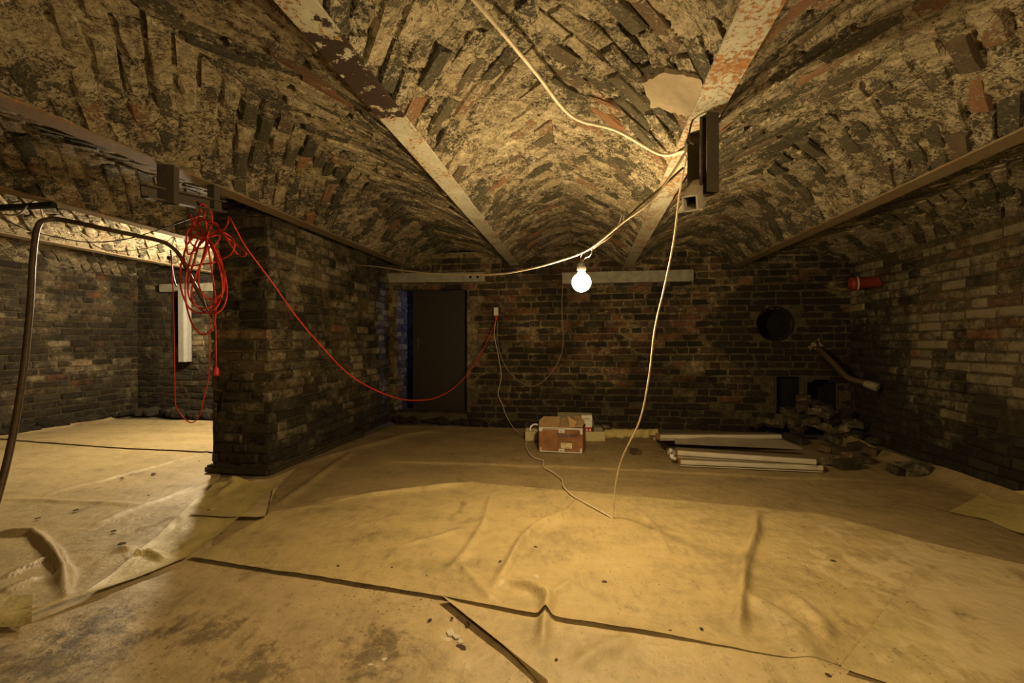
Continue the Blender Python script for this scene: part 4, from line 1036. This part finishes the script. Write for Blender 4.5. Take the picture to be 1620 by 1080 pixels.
# dark inside seen between the flaps
# tape
def strip(u0, u1, w0, w1, name='tape_strip', mat=M_TAPE, off=0.0025, n=16):
    mm = MB(); v = []
    for w in (w0, w1):
        for i in range(n + 1):
            u = u0 + (u1 - u0) * i / n; v.append((-W / 2 + W * u, dent(u, w) - 0.004 - off, Hh * w))
    mm.add(v, [(i, i + 1, n + 2 + i, n + 1 + i) for i in range(n)])
    k = len(mm.v); mm.add([(x, y + 0.003, z) for x, y, z in v], [(n + 1 + i, n + 2 + i, i + 1, i) for i in range(n)])
    return mm.build(name, mat, cb)
strip(0.0, 1.0, 0.93, 1.0); strip(0.0, 0.075, 0.84, 0.94, n=2); strip(0.945, 0.995, 0.76, 0.94, n=2); strip(0.455, 0.59, 0.80, 0.935, n=2)
strip(0.02, 0.98, 0.0, 0.035); strip(0.03, 0.055, 0.03, 0.17, n=2); strip(0.94, 0.985, 0.03, 0.19, n=2); strip(0.455, 0.585, 0.03, 0.15, n=2)
strip(0.09, 0.93, 0.957, 0.972, 'tape_stripe', M_INK, 0.0045)
strip(0.43, 0.81, 0.632, 0.648, 'underline', M_INK, 0.003)
strip(0.44, 0.86, 0.555, 0.562, 'print_line', M_INKB, 0.003); strip(0.40, 0.88, 0.435, 0.442, 'print_line', M_INKB, 0.003); strip(0.46, 0.68, 0.50, 0.508, 'print_line', M_INKB, 0.003)
lab = strip(0.505, 0.76, 0.17, 0.39, 'shipping_label', M_LABEL, 0.003); lab['label'] = 'cream paper label'
for a_, b_ in ((0.52, 0.60), (0.52, 0.63), (0.52, 0.58)):
    pass
strip(0.53, 0.63, 0.355, 0.367, 'print_line', M_INKB, 0.0045); strip(0.53, 0.64, 0.32, 0.33, 'print_line', M_INKB, 0.0045); strip(0.60, 0.70, 0.20, 0.215, 'print_line', M_INKB, 0.0045)
def text(body_, x, z, size, mat, parent, name='lettering', y=-0.007):
    cu = bpy.data.curves.new(name, 'FONT'); cu.body = body_; cu.size = size; cu.extrude = 0.0006; cu.align_x = 'CENTER'
    tmp = bpy.data.objects.new('tmp', cu); COL.objects.link(tmp); dg = bpy.context.evaluated_depsgraph_get(); me = bpy.data.meshes.new_from_object(tmp.evaluated_get(dg)); bpy.data.objects.remove(tmp)
    me.materials.clear(); o = link(name, me, mat, parent); o.location = (x, y, z); o.rotation_euler = (math.pi / 2, 0, 0); return o
text('Viederwar', 0.055, Hh * 0.665, 0.046, M_INK, cb, y=-0.004)
text('leri', 0.010, Hh * 0.825, 0.026, M_INK, cb, y=-0.0085)
text('leri', 0.008, Hh * 0.05, 0.022, M_INK, cb, y=-0.0085)

tl, tr = at_z(829, 697, 0.008), at_z(955, 697.5, 0.008)
m = MB(); Lb = (tr - tl).length; ce = (tl + tr) / 2; th = 0.10
bx = empty('long_carton', (ce.x, ce.y + 0.10, 0.008)); bx.rotation_euler = (0, 0, math.atan2(tr.y - tl.y, tr.x - tl.x)); tag(bx, 'long low pale yellow tray behind the cardboard box', 'tray')
for nm, c_, s_ in (('front_side', (0, -0.10, th / 2), (Lb, 0.012, th)), ('back_side', (0, 0.10, th / 2), (Lb, 0.012, th)), ('end_side', (-Lb / 2 + 0.006, 0, th / 2), (0.012, 0.188, th)), ('end_side', (Lb / 2 - 0.006, 0, th / 2), (0.012, 0.188, th)), ('bottom', (0, 0, 0.005), (Lb - 0.03, 0.185, 0.01))):
    MB().box(c_, s_, bev=0.002).build(nm, M_BOXCREAM, bx)
bang = bx.rotation_euler.z
def tray(x, y, z): return Vector((ce.x, ce.y + 0.10, 0.008)) + rotz(bang) @ Vector((x, y, z))
tapec = tray(-Lb / 2 + 0.11, -0.02, 0.105)
m = MB(); k = 20
m.lathe([(0.048, -0.02), (0.065, -0.02), (0.065, 0.02), (0.048, 0.02), (0.048, -0.02)], tapec, (0.1, -1, 0.25), 24)
o = m.build('tape_roll', M_WHITE, smooth=False); tag(o, 'white roll of tape standing in the pale tray left of the cardboard box', 'tape roll')
sc_ = tray(Lb / 2 - 0.185, 0.0, 0.08)
sb = empty('small_carton', sc_); tag(sb, 'small white carton with a red lower band behind the cardboard box', 'carton')
MB().box((0, 0, 0.12), (0.115, 0.08, 0.13), bev=0.002).build('carton_upper', M_WHITE, sb); MB().box((0, 0, 0.028), (0.116, 0.081, 0.056), bev=0.002).build('red_band', M_PRINTRED, sb)
MB().box((-0.002, -0.0405, 0.148), (0.06, 0.001, 0.006)).build('print_line', M_INKB, sb)
for x in (-0.035, 0.0, 0.035):
    MB().box((x, -0.041, 0.028), (0.018, 0.002, 0.020), bev=0.0006).build('white_mark', M_WHITE, sb)
sb.rotation_euler = (0, 0, bang)
MB().box(tray(Lb / 2 - 0.16, 0.0, 0.042) , (0.2, 0.1, 0.065), rotz(bang), 0.003).build('packing_block', M_CARD_IN); tag(bpy.data.objects['packing_block'], 'brown block in the tray underneath the white and red carton', 'block')
m = MB(); m.box((0, 0, 0), (0.09, 0.15, 0.055), bev=0.003); o = m.build('dark_carton', M_PANEL); o.location = tray(Lb / 2 - 0.065, 0.03, 0.105); o.rotation_euler = (0, 0, bang); tag(o, 'dark olive block in the right end of the pale tray', 'block')
a, b = at_y(881, 670, 5.05), at_y(936, 670, 5.05)
zt_ = at_y(905, 652, 5.3).z
m = MB(); m.add([(a.x, 5.02, 0.02), (b.x + 0.06, 5.02, 0.02), (b.x + 0.0, 5.28, zt_), (a.x - 0.005, 5.28, zt_), (a.x, 5.04, 0.02), (b.x + 0.06, 5.04, 0.02), (b.x + 0.0, 5.30, zt_), (a.x - 0.005, 5.30, zt_)], [(0, 1, 2, 3), (7, 6, 5, 4), (0, 4, 5, 1), (1, 5, 6, 2), (2, 6, 7, 3), (3, 7, 4, 0)])
o = m.build('leaning_panel', M_PANEL); tag(o, 'greyish olive panel tilted behind the cardboard box', 'panel')

# ------------------------------------------------------------------ stacked trim boards
def trim(u0, v0, u1, v1, z, depth, thick, label, end_mat=M_MDF, tilt=0.0, notch=True):
    """moulded board: the lower front edge runs through the two pixels at height z"""
    a, b = at_z(u0, v0, z), at_z(u1, v1, z); L = (b - a).length; ang = math.atan2(b.y - a.y, b.x - a.x)
    e = empty('trim_board', a); e.rotation_euler = (tilt, 0, ang); tag(e, label, 'trim board', 'cream trim boards stacked on the floor')
    r = thick / 2; pr = [(0.012, 0), (depth, 0), (depth, thick * 0.8), (0.05, thick)]
    for k in range(6):
        t = math.pi / 2 * k / 5; pr.append((0.022 - 0.018 * math.sin(t), thick * 0.55 + thick * 0.45 * math.cos(t)))
    pr += [(0.004, thick * 0.36), (0.020, thick * 0.32), (0.022, thick * 0.22), (0.008, thick * 0.18), (0.008, 0.003)]
    m = MB(); n = len(pr); v = [(x, y, z_) for x in (0, L) for y, z_ in pr]
    m.add(v, [(i, n + i, n + (i + 1) % n, (i + 1) % n) for i in range(n)]); m.build('board_face', M_TRIM, e)
    for x, s in ((-0.0008, 1), (L + 0.0008, -1)):
        mm = MB(); mm.add([(x, y, z_) for y, z_ in pr], [tuple(range(n)) if s > 0 else tuple(range(n - 1, -1, -1))]); mm.build('board_end', end_mat, e)
    return e
TK = 0.052
trim(1034, 698, 1222, 699, 0.010, 0.14, 0.045, 'bottom board of the rear pile with an orange raw end')
trim(1043, 698, 1236, 698, 0.056, 0.14, 0.042, 'second board of the rear pile of trim boards')
trim(1046, 697, 1234, 696, 0.10, 0.14, 0.042, 'third board of the rear pile, below the topmost one')
trim(1045, 697, 1237, 697, 0.145, 0.15, 0.055, 'topmost rounded board of the rear pile against the back wall')
trim(1056, 720, 1288, 736, 0.012, 0.19, 0.042, 'lower board of the front pile peeping out behind the lowest front board')
trim(1072, 724, 1292, 739, 0.056, 0.20, 0.062, 'upper board of the front pile with a rounded lip and stepped end')
trim(1077, 738, 1303, 748, 0.010, 0.17, 0.056, 'lowest front trim board, nearest the viewer')
a, b = at_z(1070, 708, 0.105), at_z(1274, 717, 0.105)
m = MB(); d = Vector((0.01, 0.15, 0.06)); pv = [a + Vector((0, 0.06, 0.02)), b + Vector((0, 0.06, 0.02)), b + d + Vector((-0.12, 0.05, 0)), a + d + Vector((0, 0.02, 0))]
m.add(pv + [p + Vector((0, -0.004, 0.014)) for p in pv], [(3, 2, 1, 0), (4, 5, 6, 7), (0, 1, 5, 4), (1, 2, 6, 5), (2, 3, 7, 6), (3, 0, 4, 7)])
o = m.build('trim_board', M_TRIM_FLAT); tag(o, 'flat wide board lying tilted between the two piles of trim boards', 'trim board', 'cream trim boards stacked on the floor')
# film bundle left of the boards
a, b = at_z(957, 692, 0.01), at_z(1042, 691, 0.01)
V = []; nn = 40
for j_ in range(4):
    for i_ in range(nn + 1):
        p = a.lerp(b, i_ / nn); V.append((p.x, p.y + 0.018 * float(vnoise(i_ * 0.4, j_ * 0.7, 4.0)) + 0.02 * j_ + (0.05 if j_ == 3 else 0), 0.006 + (0, 0.04, 0.078, 0.082)[j_] + 0.008 * float(vnoise(i_ * 0.5, 9.0, j_))))
o = mk('film_roll', V, [(j_ * (nn + 1) + i_, j_ * (nn + 1) + i_ + 1, (j_ + 1) * (nn + 1) + i_ + 1, (j_ + 1) * (nn + 1) + i_) for j_ in range(3) for i_ in range(nn)], M_FILM_YEL, None, True)
sm_ = o.modifiers.new('thickness', 'SOLIDIFY'); sm_.thickness = 0.006
tag(o, 'folded strip of yellow film on the floor between box and boards', 'film roll')
cable('wrapping_scrap', [at_z(1060, 712, 0.13), at_z(1066, 716, 0.10), at_z(1062, 722, 0.07), at_z(1070, 726, 0.05)], [0.02, 0.014] * 12 + [0.01], M_TAPE, 'crumpled clear wrapping on the left end of the front trim boards', 'wrapping', 8, 6)

# ------------------------------------------------------------------ loose bricks
BV = []
for i in range(6):
    bm = bmesh.new(); bmesh.ops.create_cube(bm, size=1); r = random.Random(90 + i)
    bmesh.ops.bevel(bm, geom=bm.edges[:], offset=0.08, segments=1, affect='EDGES')
    for v in bm.verts: v.co += Vector([r.uniform(-0.06, 0.06) for _ in range(3)])
    me = bpy.data.meshes.new('loose_brick'); bm.to_mesh(me); bm.free(); me.materials.append(M_RUBBLE); BV.append(me)
def loose(loc, size, rot, label, group=None):
    o = link('loose_brick', random.choice(BV)); o.location = loc; o.scale = size; o.rotation_euler = rot
    return tag(o, label, 'brick', group)
rr = random.Random(4)
RL, RG = 'sooty broken brick tumbled in the rubble heap below the niches', 'bricks of the rubble heap'
cx, cy = at_z(1275, 690, 0.02).to_2d()
for k in range(52):
    t = rr.random(); ang = rr.uniform(0, 6.28); rad = 0.42 * math.sqrt(rr.random())
    x, y = cx + rad * math.cos(ang) * 1.25, min(cy + rad * math.sin(ang) * 0.8, 5.52)
    h = max(0.0, 0.34 * (1 - rad / 0.42)) * rr.random() + (0.10 if y > 5.3 else 0)
    s = rr.choice((0.14, 0.19, 0.24))
    loose((x, y, 0.045 + h), (s, 0.115, 0.07), (rr.gauss(0, 0.35), rr.gauss(0, 0.4), rr.uniform(0, 3.1)), RL, RG)
for (u, v, s, rz) in [(1318, 738, 0.16, 0.4), (1345, 728, 0.15, 1.2), (1360, 716, 0.14, 0.2), (1332, 722, 0.15, 2.0), (1385, 724, 0.13, 0.6), (1310, 718, 0.17, 0.9), (1345, 745, 0.18, 0.15), (1372, 735, 0.12, 1.5), (1390, 706, 0.14, 0.4)]:
    p = at_z(u, v, 0.0); loose((p.x, p.y + 0.05, 0.045), (s, 0.11, 0.068), (rr.gauss(0, 0.12), rr.gauss(0, 0.12), rz), 'dark brick lying loose on the sheet between the rubble heap and the right wall', 'bricks scattered right of the trim boards')
p = at_z(1425, 754, 0); loose((p.x, p.y + 0.04, 0.04), (0.11, 0.09, 0.06), (0.1, 0.25, 0.3), 'pale broken brick piece on the sheet near the right wall')
p = at_z(1452, 755, 0); loose((p.x, p.y + 0.06, 0.055), (0.20, 0.13, 0.085), (0.05, -0.08, 0.1), 'large dark brick lying beside the pale broken piece near the right wall')
p = at_z(1006, 720, 0); loose((p.x, p.y + 0.03, 0.03), (0.09, 0.07, 0.045), (0.1, 0.1, 0.5), 'small dark brick lump between the box and the trim boards')
for u, v, z in ((842, 668, 0.08), (866, 662, 0.06), (950, 672, 0.08)):
    p = at_y(u, v, 5.45); loose((p.x, 5.45, 0.055), (0.2, 0.11, 0.075), (0, 0.1, 0.1), 'reddish brick lying at the wall behind the pale tray', 'bricks behind the tray')

# ------------------------------------------------------------------ small debris on the sheets
def flake_mesh(seed, mat):
    r = random.Random(seed); n = 7; P = [(math.cos(6.283 * k / n) * r.uniform(0.6, 1), math.sin(6.283 * k / n) * r.uniform(0.6, 1)) for k in range(n)]
    v = [(x, y, 0) for x, y in P] + [(x * 0.85, y * 0.85, 0.22 + 0.1 * r.random()) for x, y in P]
    me = bpy.data.meshes.new('flake'); me.from_pydata(v, [], [tuple(range(n, 2 * n))] + [(i, (i + 1) % n, n + (i + 1) % n, n + i) for i in range(n)]); me.materials.append(mat); return me
FW_, FD_ = [flake_mesh(i, M_FLAKE) for i in range(4)], [flake_mesh(i + 9, M_FLAKE_DK) for i in range(4)]
def debris(u, v, s, light, label=None, group=None, z=0.02):
    p = at_z(u, v, z); o = link('plaster_flake' if light else 'dirt_crumb', rr.choice(FW_ if light else FD_)); o.location = (p.x, p.y, z - 0.006); o.scale = (s, s * rr.uniform(0.5, 0.9), min(s * 0.6, 0.012)); o.rotation_euler = (0, 0, rr.uniform(0, 6))
    tag(o, label, 'flake' if light else 'crumb', group)
for u, v, s in [(712, 998, 0.032), (722, 1004, 0.022), (706, 1010, 0.022), (728, 1012, 0.018), (698, 1006, 0.014)]:
    debris(u, v, s, True, 'white plaster flake in the cluster on the gritty sheet left of the lifted fold', 'white plaster flakes in a cluster', 0.016)
for u, v, s in [(608, 1040, 0.012), (586, 1049, 0.013), (597, 1051, 0.010)]:
    debris(u, v, s, True, 'small white flake on the dark dirt patch in the foreground', 'white flakes on the dirt patch', 0.014)
debris(849, 910, 0.018, True, 'single pale flake on the bright middle sheet', None, 0.016)
for u, v, s in [(847, 863, .014), (791, 886, .016), (956, 918, .016), (650, 931, .018), (535, 893, .014), (780, 948, .008), (728, 1022, .03), (1318, 885, .016), (1110, 992, .012), (1310, 1065, .014), (1440, 985, .008), (620, 895, .008), (675, 908, .006), (900, 970, .008), (1060, 995, .012), (1520, 955, .012), (740, 985, .014), (680, 978, .012), (715, 975, .010), (880, 1040, .008)]:
    debris(u, v, s, False, 'dark crumb of dirt lying on the bright plastic sheets', 'dark crumbs on the sheets', 0.018)
for u, v, s in [(243, 748, .03), (193, 755, .022), (235, 782, .014), (315, 728, .012), (180, 838, .018), (193, 858, .025), (275, 870, .018), (238, 903, .018), (300, 865, .02), (350, 842, .012), (290, 822, .014), (120, 805, .02), (60, 818, .02), (330, 805, .014)]:
    debris(u, v, s, False, 'dark crumb of dirt lying on the film in the left chamber', 'dark crumbs in the left chamber', 0.022)
